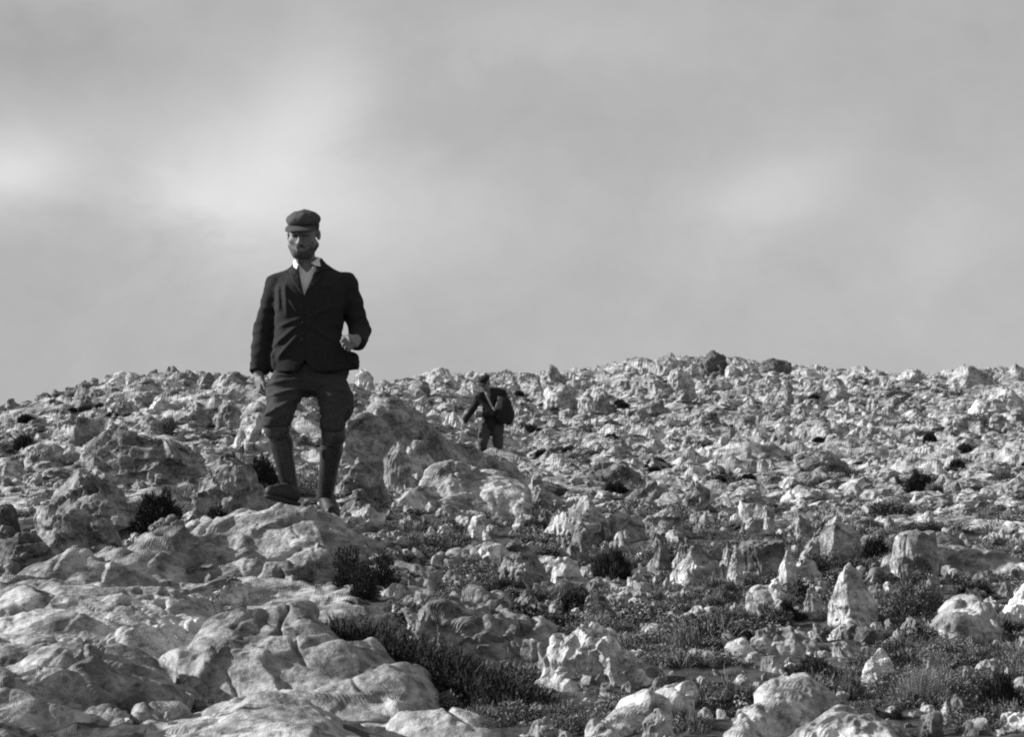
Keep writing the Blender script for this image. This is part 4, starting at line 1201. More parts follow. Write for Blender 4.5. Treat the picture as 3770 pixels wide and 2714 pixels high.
# ground cover: low herbs and grass tufts filling the hollows
TUFT = []
for i, (kd, nn, wd, mt) in enumerate([('fur', 600, .032, LEAF_MID), ('fur', 520, .032, LEAF_DARK), ('tussock', 160, .02, LEAF_MID), ('cushion', 700, .06, LEAF_DARK), ('cushion', 700, .06, LEAF_MID), ('tussock', 150, .018, LEAF_PALE)]):
    V, T = shrub_mesh(300 + i, kd, nn, wd)
    TUFT.append(make_mesh('tuft', V, T, False)); TUFT[-1].materials.append(mt)
pts, scl, ids = [], [], []
for (n, xa, xb, ya, yb_, med, hz) in [
    (4300, 1450, 4800, 1900, 2300, 46, .62),
    (3700, 1500, 5000, 2280, 2720, 58, .66),
    (500, 1250, 4050, 1760, 1920, 50, .5),
    (900, 1300, 4050, 1400, 1780, 30, .45),
    (600, -200, 1250, 1450, 1800, 32, .5),
    (700, -1200, 1300, 1780, 2150, 44, .6),
    (500, -1500, -150, 2150, 2720, 50, .6)]:
    px, py, d, p = scatter_pixels(n, xa, xb, ya, yb_)
    den = fbm(p * np.array([1.3, 1.3, 0]) + 3, 2)
    keep = den > (-0.05 if ya >= 1900 else 0.02)
    p = p[keep]; d = d[keep]; m = len(p)
    w = np.exp(rr.normal(math.log(med), .35, m)) * d / FPX
    p[:, 2] += 0.9 * relief(p[:, 0], p[:, 1]) - 0.01
    pts.append(p); scl.append(np.stack([w, w, w * rr.uniform(.6, 1.3, m) * hz], 1))
    pr = [.28, .08, .10, .13, .35, .06]
    ids.append(rr.choice(6, m, p=pr))
pts = np.concatenate(pts); scl = np.concatenate(scl); ids = np.concatenate(ids); n = len(pts)
rots = np.stack([rr.normal(0, .1, n), rr.normal(0, .1, n), rr.uniform(0, 6.28, n)], 1)
gn_scatter('ground_cover', TUFT, pts, rots, scl, ids, 'low dark herbs and grass tufts growing between the stones')
# ------------------------------------------------------------------ people: smooth solid shapes turned into one surface each
def surface_nets(f, lo, hi, h, coarse=6):
    """surface of f(P) < 0 inside the box lo..hi on a grid of step h; f is only evaluated near the surface"""
    lo = np.array(lo, float); n = np.ceil((np.array(hi) - lo) / (h * coarse)).astype(int) + 1
    ax = [lo[i] + np.arange(n[i]) * h * coarse for i in range(3)]
    G = np.stack(np.meshgrid(*ax, indexing='ij'), -1).reshape(-1, 3)
    Cv = f(G).reshape(n)
    act = np.abs(Cv) < h * coarse * 1.9
    m = (n - 1) * coarse + 1
    idx = [np.clip(np.round(np.arange(m[i]) / coarse).astype(int), 0, n[i] - 1) for i in range(3)]
    V = np.where(Cv > 0, 1.0, -1.0).astype(np.float32)[np.ix_(*idx)]
    A = act[np.ix_(*idx)]
    I = np.argwhere(A)
    V[A] = f(lo + I * h)
    S = V < 0
    nx, ny, nz = V.shape
    cs = np.zeros((nx - 1, ny - 1, nz - 1), np.int8)
    for a in (0, 1):
        for b in (0, 1):
            for c in (0, 1):
                cs += S[a:nx - 1 + a, b:ny - 1 + b, c:nz - 1 + c]
    cells = np.argwhere((cs > 0) & (cs < 8))
    cid = -np.ones(cs.shape, np.int32); cid[tuple(cells.T)] = np.arange(len(cells))
    acc = np.zeros((len(cells), 3)); cnt = np.zeros(len(cells))
    corners = [(a, b, c) for a in (0, 1) for b in (0, 1) for c in (0, 1)]
    cv = {k: V[cells[:, 0] + k[0], cells[:, 1] + k[1], cells[:, 2] + k[2]] for k in corners}
    for k in corners:
        for axis in range(3):
            if k[axis]: continue
            k2 = list(k); k2[axis] = 1; k2 = tuple(k2)
            v0, v1 = cv[k], cv[k2]
            cr = (v0 < 0) != (v1 < 0)
            t = np.where(cr, v0 / np.where(cr, v0 - v1, 1), 0)
            p = np.tile(np.array(k, float), (len(cells), 1)); p[:, axis] += t
            acc += np.where(cr[:, None], p, 0); cnt += cr
    Vt = lo + (cells + acc / cnt[:, None]) * h
    quads = []
    for axis in range(3):
        o = [(axis + 1) % 3, (axis + 2) % 3]
        sl0 = [slice(None)] * 3; sl1 = [slice(None)] * 3
        sl0[axis] = slice(0, -1); sl1[axis] = slice(1, None)
        for d in o: sl0[d] = slice(1, -1); sl1[d] = slice(1, -1)
        a = S[tuple(sl0)]; b = S[tuple(sl1)]
        for flip in (False, True):
            e = np.argwhere((a & ~b) if not flip else (~a & b))
            if not len(e): continue
            for d in o: e[:, d] += 1
            q = []
            for (u, v) in ((0, 0), (-1, 0), (-1, -1), (0, -1)):
                c = e.copy(); c[:, o[0]] += u; c[:, o[1]] += v
                q.append(cid[c[:, 0], c[:, 1], c[:, 2]])
            q = np.stack(q, 1)
            quads.append(q[:, ::-1] if flip else q)
    Q = np.concatenate(quads); Q = Q[(Q >= 0).all(1)]
    return Vt, Q

def cone(P_, a, b, ra, rb):
    """tapered limb from a to b"""
    a = np.asarray(a, float); b = np.asarray(b, float)
    ab = b - a; t = np.clip(((P_ - a) @ ab) / (ab @ ab), 0, 1)
    return np.linalg.norm(P_ - a - t[:, None] * ab, axis=1) - (ra + (rb - ra) * t)
def ell(P_, c, r, rot=None):
    q = P_ - np.asarray(c, float)
    if rot is not None: q = q @ rot
    r = np.asarray(r, float)
    k0 = np.linalg.norm(q / r, axis=1); k1 = np.linalg.norm(q / (r * r), axis=1)
    return k0 * (k0 - 1) / np.maximum(k1, 1e-6)
def smin(a, b, k):
    h = np.clip(0.5 + 0.5 * (b - a) / k, 0, 1)
    return b + (a - b) * h - k * h * (1 - h)
def smax(a, b, k): return -smin(-a, -b, k)
def rotm(rx=0, ry=0, rz=0):
    return np.array(Matrix.Rotation(rz, 3, 'Z') @ Matrix.Rotation(ry, 3, 'Y') @ Matrix.Rotation(rx, 3, 'X'))
def column(P_, tab):
    """upright body of changing oval section: tab rows z, cx, cy, rx, ry"""
    tab = np.array(tab, float); z = P_[:, 2]
    cx, cy, rx, ry = [np.interp(z, tab[:, 0], tab[:, i]) for i in (1, 2, 3, 4)]
    q = ((np.abs((P_[:, 0] - cx) / rx)) ** 2.4 + (np.abs((P_[:, 1] - cy) / ry)) ** 2.4) ** (1 / 2.4)
    side = (q - 1) * np.minimum(rx, ry)
    return smax(side, np.maximum(tab[0, 0] - z, z - tab[-1, 0]), 0.012)

SKIN = plain_material('skin', 0.15, rough=.6, var=.12, scale=60, bump=.1, bdist=.002, spec=.3)
BEARD = plain_material('beard_hair', 0.035, rough=.8, var=.4, scale=220, bump=.6, bdist=.003)
STUB = plain_material('stubble', 0.058, rough=.85, var=.5, scale=260, bump=.5, bdist=.002)
CLOTH = plain_material('dark_jacket_cloth', 0.021, rough=.95, var=.25, scale=90, bump=.25, bdist=.002, spec=.12)
TWEED = plain_material('cap_tweed', 0.065, rough=.95, var=.35, scale=160, bump=.3, bdist=.002, spec=.1)
TROUSER = plain_material('trouser_cloth', 0.04, rough=.95, var=.2, scale=70, bump=.3, bdist=.002, spec=.1)
SHIRT = plain_material('white_shirt', 0.6, rough=.9, var=.05, scale=60, bump=.2, bdist=.002, spec=.1)
LEATHER = plain_material('worn_leather', 0.028, rough=.36, var=.3, scale=50, bump=.15, bdist=.002, spec=.45)
BOOT = plain_material('shoe_leather', 0.03, rough=.6, var=.3, scale=50, bump=.3, bdist=.002, spec=.2)
BUTTON = plain_material('dark_button', 0.03, rough=.4, var=.1, scale=20, bump=.0, spec=.4)
EYE = plain_material('dark_eye', 0.01, rough=.3, var=.1, scale=20, bump=.0, spec=.5)

def part(name, f, lo, hi, h, mat, parent, coarse=6):
    V, Q = surface_nets(f, lo, hi, h, coarse)
    return new_obj(name, make_mesh(name, V, Q), mat, parent)

def hand_sdf(P_, wrist, aim, side, up, s=1.0, curl=0.35, fist=False):
    """palm with four bent fingers and a thumb; aim = pointing direction, side = towards the thumb, up = back of the hand"""
    aim, side, up = [np.asarray(v, float) / np.linalg.norm(v) for v in (aim, side, up)]
    w = np.asarray(wrist, float)
    palm0 = w + aim * 0.02 * s; palm1 = w + aim * 0.075 * s
    d = cone(P_, w - aim * 0.02, w + aim * .03 * s, .026 * s, .028 * s)
    R = np.stack([aim, side, up], 1)
    d = smin(d, ell(P_, w + aim * 0.055 * s, (.052 * s, .042 * s, .019 * s), R), 0.02)
    for k, (off, ln) in enumerate(((.030, .072), (.010, .080), (-.010, .074), (-.029, .058))):
        r = .0092 * s
        a = palm1 + side * off * s + aim * .008 * s
        c1 = (0.2 + curl) if not fist else 1.25
        c2 = (0.5 + 1.6 * curl) if not fist else 2.75
        d1 = aim * math.cos(c1) - up * math.sin(c1); d2 = aim * math.cos(c2) - up * math.sin(c2)
        b = a + d1 * ln * .5 * s; c = b + d2 * ln * .55 * s
        f = np.minimum(cone(P_, a, b, r * 1.1, r), cone(P_, b, c, r, r * .85))
        d = smin(d, f, 0.006)
    a = w + aim * .028 * s + side * .030 * s - up * .006 * s
    if fist:
        b = a + (aim * .6 + side * .35 - up * .5) * .042 * s; c = b + (-side * .8 - up * .35 + aim * .25) * .036 * s
    else:
        b = a + (aim * .75 + side * .5 - up * .25) * .040 * s; c = b + (aim * .95 + side * .05 - up * .2) * .034 * s
    th = np.minimum(cone(P_, a, b, .0135 * s, .0115 * s), cone(P_, b, c, .0115 * s, .009 * s))
    return smin(d, th, 0.01)

# ================= the walking man =================
M1 = 12.05 / FPX                        # metres per layout pixel where he stands
MX, MY = 1150.0, 1905.0
def m1(px, py, y=0.0): return np.array([(px - MX) * M1, y, (MY - py) * M1])

person = new_obj('person', None)
org = P(MX, MY, 12.05)
person.location = tuple(org)
tag(person, 'man in flat cap, dark jacket and breeches striding down over the ridge', 'person', 'men on the hillside')

# joints
HEAD = m1(1112, 866, -.06)
NECK0 = m1(1128, 1000, .01); NECK1 = m1(1116, 925, -.03)
RSH, REL, RWR = m1(1012, 1052, .02), m1(966, 1215, .03), m1(952, 1376, -.05)       # his right arm, on the picture's left
LSH, LEL, LWR = m1(1268, 1052, .02), m1(1318, 1215, .05), m1(1312, 1268, -.19)
RHIP, RKN, RAN = m1(1082, 1400, .0), m1(1036, 1556, -.26), m1(1070, 1796, -.08)
LHIP, LKN, LAN = m1(1205, 1400, .0), m1(1236, 1576, -.20), m1(1192, 1834, .07)
HS = 1.13
HR = rotm(rx=math.radians(13), rz=math.radians(-5))        # head bowed and turned towards his right
def hl(x, y, z): return HEAD + HR @ (np.array([x, y, z]) * HS)

def head_sdf(P_):
    q = (P_ - HEAD) @ HR / HS
    d = ell(q, (0, .016, .036), (.074, .092, .080))                    # skull
    d = smin(d, ell(q, (0, -.022, -.035), (.060, .066, .078)), .03)      # face
    d = smin(d, ell(q, (0, -.042, -.095), (.036, .036, .026)), .025)      # chin
    for s_ in (-1, 1):
        d = smin(d, ell(q, (s_ * .046, -.050, -.028), (.022, .022, .020)), .018)     # cheekbones
        d = smin(d, cone(q, (s_ * .060, .0, -.055), (s_ * .030, -.045, -.098), .020, .018), .025)   # jaw
        d = smax(d, -ell(q, (s_ * .031, -.094, .004), (.021, .018, .013)), .010)     # eye sockets
        d = smin(d, ell(q, (s_ * .031, -.073, .002), (.0145, .0125, .0115)), .003)    # eyes under lids
        ear = smax(ell(q, (s_ * .077, .014, -.006), (.011, .017, .028)), -ell(q, (s_ * .087, .008, -.004), (.010, .009, .017)), .004)
        d = smin(d, ear, .006)
    d = smin(d, cone(q, (-.045, -.074, .022), (.045, -.074, .022), .010, .010), .012)    # brow
    d = smin(d, cone(q, (0, -.082, .008), (0, -.106, -.034), .009, .013), .009)      # nose
    for s_ in (-1, 1): d = smin(d, ell(q, (s_ * .013, -.092, -.038), (.009, .011, .008)), .006)
    d = smin(d, cone(q, (-.017, -.082, -.064), (.017, -.082, -.064), .0075, .0075), .006)   # lips
    d = smin(d, cone(q, (-.014, -.080, -.075), (.014, -.080, -.075), .0080, .0080), .005)
    d = smax(d, -cone(q, (-.021, -.094, -.0695), (.021, -.094, -.0695), .0030, .0030), .003)
    return d
def local(d, P_, c, rad, f, k):
    """blend the fine shape f into d, only near the point c"""
    i = np.where(np.linalg.norm(P_ - c, axis=1) < rad)[0]
    if len(i):
        d = d.copy(); d[i] = smin(d[i], f(P_[i]), k)
    return d
def body_sdf(P_):
    d = ell(P_, HEAD, (.03, .03, .03))
    d = local(d, P_, HEAD, .24, head_sdf, .001)
    d = smin(d, cone(P_, NECK1, NECK0, .052, .058), .03)
    d = smin(d, column(P_, [(.80, .0, .0, .13, .09), (1.05, -.02, .0, .13, .085), (1.30, -.015, .0, .15, .085), (1.37, -.015, .0, .10, .07), (1.42, -.02, .0, .06, .06)]), .03)
    for a, b, c in ((RSH, REL, RWR), (LSH, LEL, LWR)):
        d = smin(d, np.minimum(cone(P_, a, b, .048, .038), cone(P_, b, c, .038, .026)), .02)
    for a, b, c in ((RHIP, RKN, RAN), (LHIP, LKN, LAN)):
        d = smin(d, np.minimum(cone(P_, a, b, .07, .048), cone(P_, b, c, .045, .033)), .02)
    d = local(d, P_, RWR, .26, lambda q: hand_sdf(q, RWR + np.array([.004, 0, -.015]), (.10, -.10, -1), (.25, -1, .1), (-1, -.3, 0), 1.0, .45), .012)
    d = local(d, P_, LWR, .24, lambda q: hand_sdf(q, LWR, (-.22, -1, -.12), (-.55, .1, .8), (.75, -.1, .65), 1.08, .4, True), .012)
    return d
body = part('body', body_sdf, (-.42, -.46, .03), (.42, .26, 1.80), .0053, SKIN, person, 7)

# beard and brows as little meshes, plus dark pieces for eye shade
def stubble(P_):
    q = (P_ - HEAD) @ HR / HS
    d = head_sdf(P_) - .0011 - .0012 * noise3(P_ * 160)
    reg = np.maximum(q[:, 2] + .080 - .55 * np.maximum(np.abs(q[:, 0]) - .016, 0) + .006 * noise3(q * 90), q[:, 1] + .008)      # chin, rising along the jaw
    lipx = ell(q, (0, -.098, -.068), (.020, .02, .0105))
    mous = np.maximum(np.maximum(np.abs(q[:, 2] + .053 + .25 * np.abs(q[:, 0])) - .005, np.abs(q[:, 0]) - .024), q[:, 1] + .05)
    return np.minimum(smax(smax(d, reg, .004), -lipx, .003), np.maximum(d - .001, mous))
part('beard', stubble, HEAD - .16, HEAD + .16, .0032, STUB, body)
def brows(P_):
    q = (P_ - HEAD) @ HR / HS
    b = np.minimum(cone(q, (-.047, -.080, .019), (-.012, -.087, .021), .0036, .0048), cone(q, (.047, -.080, .019), (.012, -.087, .021), .0036, .0048))
    lash_shade = np.minimum(cone(q, (-.043, -.079, .0), (-.018, -.083, -.001), .0038, .0036), cone(q, (.043, -.079, .0), (.018, -.083, -.001), .0038, .0036))  # lashes drawn thick and dark, so the shade of the eye sockets is modelled in
    return np.minimum(b, lash_shade)
part('brows_eye_shade', brows, HEAD - .13, HEAD + .13, .0025, BEARD, body)
def hair(P_):
    q = (P_ - HEAD) @ HR / HS
    d = ell(q, (0, .022, .045), (.079, .098, .091))
    return smax(smax(d, -(q[:, 1] + .012 + .25 * np.maximum(q[:, 2], -.02)), .006), np.maximum(-(q[:, 2] + .035), q[:, 2] - .055), .006)
part('hair', hair, HEAD - .14, HEAD + .16, .004, BEARD, body)

# flat cap: soft crown pulled forward over a stiff peak
def cap_sdf(P_):
    q = (P_ - HEAD) @ HR / HS
    d = ell(q, (0, .012, .068), (.086, .106, .042))
    d = smin(d, ell(q, (.010, -.006, .080), (.074, .086, .042)), .02)
    d = smax(d, -(q[:, 2] - .040 - .06 * q[:, 1]), .008)
    d += .004 * noise3(P_ * 26)
    return d
CAP = part('cap', cap_sdf, HEAD - .15, HEAD + .22, .004, TWEED, person)
def peak_sdf(P_):
    q = (P_ - HEAD) @ HR / HS
    z = q[:, 2] - (.044 + .34 * (q[:, 1] + .085) - 3.0 * q[:, 0] ** 2)
    disc = np.sqrt((q[:, 0] / .078) ** 2 + ((q[:, 1] + .066) / .072) ** 2) - 1
    return np.maximum(np.maximum(np.abs(z) - .0045, disc * .08), q[:, 1] + .045)
part('cap_peak', peak_sdf, HEAD - .18, HEAD + .14, .003, TWEED, CAP)
cb = make_mesh('cap_button', *(lambda V, F_: (V * .007 + hl(0.01, .0, .122), F_))(*ico(2)))
new_obj('cap_button', cb, TWEED, CAP)

# shirt with open collar
SH_TAB = [(1.02, -.035, -.005, .165, .11), (1.05, -.035, -.005, .175, .118), (1.22, -.02, -.008, .185, .118), (1.33, -.018, -.004, .18, .104), (1.385, -.018, .004, .13, .088), (1.44, -.032, .004, .078, .076), (1.475, -.034, .0, .068, .072), (1.49, -.034, .0, .066, .07)]
def shirt_sdf(P_):
    d = column(P_, SH_TAB)
    v = np.maximum(np.abs(P_[:, 0] + .034) - .85 * (P_[:, 2] - 1.395) - .004, P_[:, 1] + .02)      # open neck
    d = smax(d, -np.maximum(v, -(P_[:, 2] - 1.395)), .006)
    d -= .003 * noise3(P_ * np.array([30, 10, 9.]))
    return smax(d, -cone(P_, NECK0 - np.array([0, 0, .05]), NECK1, .058, .056), .004)
shirt = part('shirt', shirt_sdf, (-.26, -.2, .84), (.24, .18, 1.51), .007, SHIRT, person)
def flap(name, pts, th, parent):
    """thin turned-down piece of cloth through the given points"""
    p = np.array(pts); c = p.mean(0)
    n = np.cross(p[1] - p[0], p[2] - p[0]); n /= np.linalg.norm(n)
    if n[1] > 0: n = -n
    m = len(p)
    V = np.concatenate([p + n * th, p - n * th, [c + n * (th + .004)]])
    T = [[i, (i + 1) % m, 2 * m] for i in range(m)] + [[m + i, m + (i + 1) % m, (i + 1) % m] for i in range(m)] + [[m + i, (i + 1) % m, i] for i in range(m)]
    T += [[m, m + i + 1, m + i] for i in range(1, m - 1)]
    return new_obj(name, make_mesh(name, V, np.array(T), False), SHIRT, parent)
flap('collar', [m1(1076, 964, -.035), m1(1084, 958, -.05), m1(1098, 982, -.098), m1(1093, 1000, -.112), m1(1081, 990, -.088)], .003, shirt)
flap('collar', [m1(1172, 950, -.03), m1(1182, 962, -.025), m1(1177, 988, -.082), m1(1162, 986, -.106), m1(1146, 976, -.104)], .003, shirt)

# jacket
JK_TAB = [(.815, -.006, .0, .246, .168), (.95, -.012, -.005, .222, .155), (1.05, -.034, -.005, .196, .142), (1.20, -.020, -.012, .203, .140), (1.31, -.016, -.008, .208, .126), (1.365, -.016, .0, .185, .108), (1.41, -.020, .006, .125, .092), (1.450, -.026, .012, .088, .084), (1.475, -.028, .016, .076, .08)]
VB = m1(1122, 1104); VX = float(VB[0]); VZ = float(VB[2])
def jacket_sdf(P_):
    x, y, z = P_.T
    d = column(P_, JK_TAB)
    for a, b, c, r in ((RSH, REL, RWR, (.066, .062, .054)), (LSH, LEL, LWR + np.array([.006, .075, .0]), (.066, .060, .054))):
        arm = smin(cone(P_, a, b, r[0], r[1]), cone(P_, b, c, r[1], r[2]), .02)
        t = (P_ - b) @ (c - b)
        d = smin(d, arm, .022)
    for sp in (m1(1016, 1048, .02), m1(1264, 1048, .02)):
        d = smin(d, cone(P_, m1(1132, 1000, .02), sp, .066, .062), .035)
    # hem line: rises a little to the middle, flares at the right side pocket
    d = smin(d, ell(P_, m1(1298, 1335, .0), (.035, .09, .05)), .03)
    # lapels: raised band either side of the opening
    w = .30 * (z - VZ)
    dist = np.abs(x - VX - .06 * (z - VZ)) - w
    front = y < -.03
    lap = (dist > 0) & (dist < .048 * np.clip((z - VZ) / .10, 0, 1)) & front & (z > VZ)
    d = np.where(lap, d - .008, d)
    notch = np.maximum(np.abs(z - 1.345 - .5 * np.abs(x - VX)) - .004, -(dist - .012))
    d = np.where(front & (notch < 0) & (z > 1.3), d + .008, d)
    # front edge and the pull of the single button
    edge = np.abs(x - VX - .004 - .02 * (VZ - z)) 
    d = d + np.where(front & (z < VZ), .006 * np.exp(-(edge / .005) ** 2), 0)
    BT = m1(1117, 1195)
    def fold(p0, p1, amp, wd):
        a = np.array([p0[0], p0[2]]); b = np.array([p1[0], p1[2]]); ab = b - a
        q = np.stack([x, z], 1) - a
        t = np.clip((q @ ab) / (ab @ ab), 0, 1)
        e = np.linalg.norm(q - t[:, None] * ab, axis=1)
        return amp * np.exp(-(e / wd) ** 2) * np.clip(t * 4, 0, 1) * np.clip((1 - t) * 4, 0, 1)
    fo = fold(m1(1120, 1195), m1(1000, 1290), .016, .014) + fold(m1(1118, 1225), m1(1015, 1340), .018, .015) + fold(m1(1122, 1180), m1(1020, 1215), .010, .012) \
        + fold(m1(1120, 1190), m1(1035, 1060), .010, .013) + fold(m1(1130, 1195), m1(1240, 1270), .012, .014) + fold(m1(1130, 1190), m1(1235, 1130), .009, .013) \
        + fold(m1(1050, 1040), m1(1060, 1180), .009, .012) + fold(m1(1000, 1300), m1(1010, 1370), .01, .015) + fold(m1(1025, 1050), m1(1030, 1160), .008, .010)
    d = d - np.where(front, fo, 0)
    # creases across the sleeves
    d -= .0055 * noise3(P_ * np.array([14., 14., 30.])) * np.clip((np.abs(x + .012) - .17) / .05, 0, 1)
    d -= .006 * noise3(P_ * 9.0 + 4) + .003 * noise3(P_ * 23.)
    # opening, neck hole, hem
    v = np.maximum(np.maximum(dist, y + .02), -(z - VZ))
    d = smax(d, -v, .004)
    d = smax(d, -cone(P_, NECK0 - np.array([0, 0, .10]), NECK1 + np.array([0, 0, .06]), .066, .070), .004)
    # cloth is a shell below the waist, cut away a little at the front
    inner = column(P_, [(t[0] - (.05 if t[0] < .9 else 0), t[1], t[2], t[3] - .014, t[4] - .014) for t in JK_TAB[:3]])
    d = np.where(z < .93, smax(d, -inner, .004), d)
    cut = np.maximum(np.abs(x - VX - .01) - .75 * (.885 - z), y + .02)
    d = smax(d, -cut, .004)
    d = smax(d, .828 - .02 * np.cos(x * 9) + .04 * x + .006 * noise3(P_ * 14.) - z - np.where(np.abs(x) > .25, 2.0, 0), .003)
    # sleeve ends
    for wpt, el_ in ((RWR, REL), (LWR + np.array([.004, .03, 0]), LEL)):
        ax_ = (wpt - el_) / np.linalg.norm(wpt - el_)
        near = np.linalg.norm(P_ - wpt, axis=1) < .12
        d = np.where(near, smax(d, (P_ - wpt) @ ax_ + .0, .004), d)
    return d
jacket = part('jacket', jacket_sdf, (-.44, -.36, .72), (.42, .24, 1.52), .0054, CLOTH, person)
for (bx_, by_) in ((1117, 1197), (1116, 1262)):
    p_ = m1(bx_, by_, -.165)
    V, F_ = ico(2); V = V * np.array([.008, .004, .008]) + p_
    # seat the button on the cloth
    yy = np.linspace(-.25, -.05, 120); line = np.stack([np.full(120, p_[0]), yy, np.full(120, p_[2])], 1)
    s_ = jacket_sdf(line); k = np.argmax(s_ < 0); V[:, 1] += yy[k] - .165 * -1 - .001
    new_obj('button', make_mesh('button', V, F_), BUTTON, jacket)

# breeches, full at the thigh and gathered below the knee
def breeches_sdf(P_):
    x, y, z = P_.T
    d = column(P_, [(.64, .0, .0, .165, .12), (.76, .0, .0, .190, .135), (.90, -.005, .0, .185, .125), (.98, -.01, .0, .175, .12)])
    d = smax(d, -(z - .70), .03)
    for hip, kn, sg in ((RHIP, RKN, -1), (LHIP, LKN, 1)):
        end = kn + np.array([0, .02, -.035])
        leg = cone(P_, hip + np.array([0, 0, .02]), kn + np.array([0, 0, .01]), .096, .076 if sg < 0 else .060)
        leg = smin(leg, ell(P_, hip * .55 + kn * .45 + np.array([sg * .050, .03, 0]), (.066, .10, .15)), .05)
        leg = smin(leg, cone(P_, kn, end, .080 if sg < 0 else .064, .074 if sg < 0 else .062), .03)
        if sg > 0: leg = smin(leg, cone(P_, m1(1256, 1440, .03), m1(1264, 1508, .0), .05, .052), .04)
        d = smin(d, leg, .025)
    d -= .014 * noise3(P_ * np.array([7., 7., 12.])) + .008 * noise3(P_ * np.array([18., 18., 34.]) + 7)
    # pull lines from the crotch out over the thighs
    for (a, b, am) in ((m1(1120, 1400), m1(990, 1425), .016), (m1(1110, 1440), m1(1000, 1470), .016), (m1(1100, 1480), m1(1000, 1540), .013), (m1(1190, 1420), m1(1290, 1450), .008)):
        A = np.array([a[0], a[2]]); B = np.array([b[0], b[2]]); AB = B - A
        q = np.stack([x, z], 1) - A; t = np.clip((q @ AB) / (AB @ AB), 0, 1)
        e = np.linalg.norm(q - t[:, None] * AB, axis=1)
        d -= am * np.exp(-(e / .012) ** 2)
    for kn in (RKN, LKN):
        near = np.linalg.norm(P_ - kn, axis=1) < .15
        d = np.where(near, smax(d, kn[2] - .045 - z, .008), d)
    return d
breeches = part('breeches', breeches_sdf, (-.34, -.42, .40), (.34, .22, 1.0), .0055, TROUSER, person)

def legging(kn, an, name='legging'):
    def f(P_):
        k0 = kn + np.array([0, .02, -.02])
        calf = kn * .68 + an * .32 + np.array([0, .045, 0])
        d = cone(P_, k0, an + np.array([0, 0, .0]), .063, .043)
        d = smin(d, cone(P_, k0 + np.array([0, .02, -.02]), calf, .052, .058), .03)
        d = smin(d, cone(P_, calf, an + np.array([0, .01, .02]), .056, .038), .03)
        rim = np.maximum(cone(P_, k0 + np.array([0, 0, -.01]), k0 + np.array([0, 0, -.03]), .073, .073), P_[:, 2] - k0[2] - .012)
        d = smin(d, rim, .006)
        d = smax(d, P_[:, 2] - k0[2] - .012, .005)
        d -= .003 * noise3(P_ * np.array([20., 20., 12.]))
        return d
    lo = np.minimum(kn, an) - .13; hi = np.maximum(kn, an) + .13
    return part(name, f, lo, hi, .0045, LEATHER, person)
def shoe(an, toe, heel, sole_drop=.035, name='shoe'):
    toe = np.asarray(toe); heel = np.asarray(heel); ax_ = (toe - heel) / np.linalg.norm(toe - heel)
    upv = np.array([0, 0, 1.0]) - ax_ * ax_[2]; upv /= np.linalg.norm(upv)
    def f(P_):
        mid = heel * .42 + toe * .58
        d = cone(P_, heel + upv * .042, mid + upv * .036, .038, .042)
        d = smin(d, cone(P_, mid + upv * .036, toe + upv * .028 - ax_ * .03, .042, .033), .02)
        d = smin(d, cone(P_, heel * .7 + toe * .3 + upv * .06, an, .042, .044), .03)
        d = smax(d, -((P_ - heel) @ upv + .0), .006)
        return d
    lo = np.minimum(np.minimum(toe, heel), an) - .12; hi = np.maximum(np.maximum(toe, heel), an) + .12
    sh_ = part(name, f, lo, hi, .0045, BOOT, person)
    def g(P_):
        q = (P_ - heel) @ upv
        mid = heel * .42 + toe * .58
        d = np.minimum(cone(P_, heel, mid, .041, .045), cone(P_, mid, toe - ax_ * .03, .045, .036))
        d = np.maximum(d, np.abs(q + .004) - .008)
        hb = np.maximum(cone(P_, heel - ax_ * .01 - upv * .02, heel + ax_ * .03 - upv * .02, .036, .036), np.abs(q + .016) - .012)
        return np.minimum(d, hb)
    part('sole', g, lo, hi, .004, BEARD, sh_)
    return sh_
legging(RKN, RAN); legging(LKN, LAN)
shoe(RAN, m1(1000, 1828, -.26), m1(1086, 1854, -.09))
shoe(LAN, m1(1238, 1925, -.10), m1(1200, 1890, .10))

# ================= the man further up the slope =================
d2 = 37.0
M2 = d2 / FPX
NX, NY = 1810.0, 1690.0
def m2(px, py, y=0.0): return np.array([(px - NX) * M2, y, (NY - py) * M2])
person2 = new_obj('person', None)
person2.location = tuple(P(NX, NY, d2))
tag(person2, 'distant stooping man in dark clothes and cap climbing down with loads', 'person', 'men on the hillside')
H2 = m2(1786, 1412, -.10); H2R = rotm(rx=math.radians(28), rz=math.radians(-35))
A_SH, A_EL, A_WR = m2(1768, 1458, -.02), m2(1742, 1505, -.10), m2(1708, 1556, -.16)
B_SH, B_EL, B_WR = m2(1838, 1462, .02), m2(1848, 1520, -.05), m2(1772, 1528, -.24)
H1_, K1_, F1_ = m2(1786, 1575, .0), m2(1778, 1630, -.20), m2(1782, 1705, -.08)
H2_, K2_, F2_ = m2(1832, 1575, .02), m2(1834, 1640, -.08), m2(1822, 1715, .06)
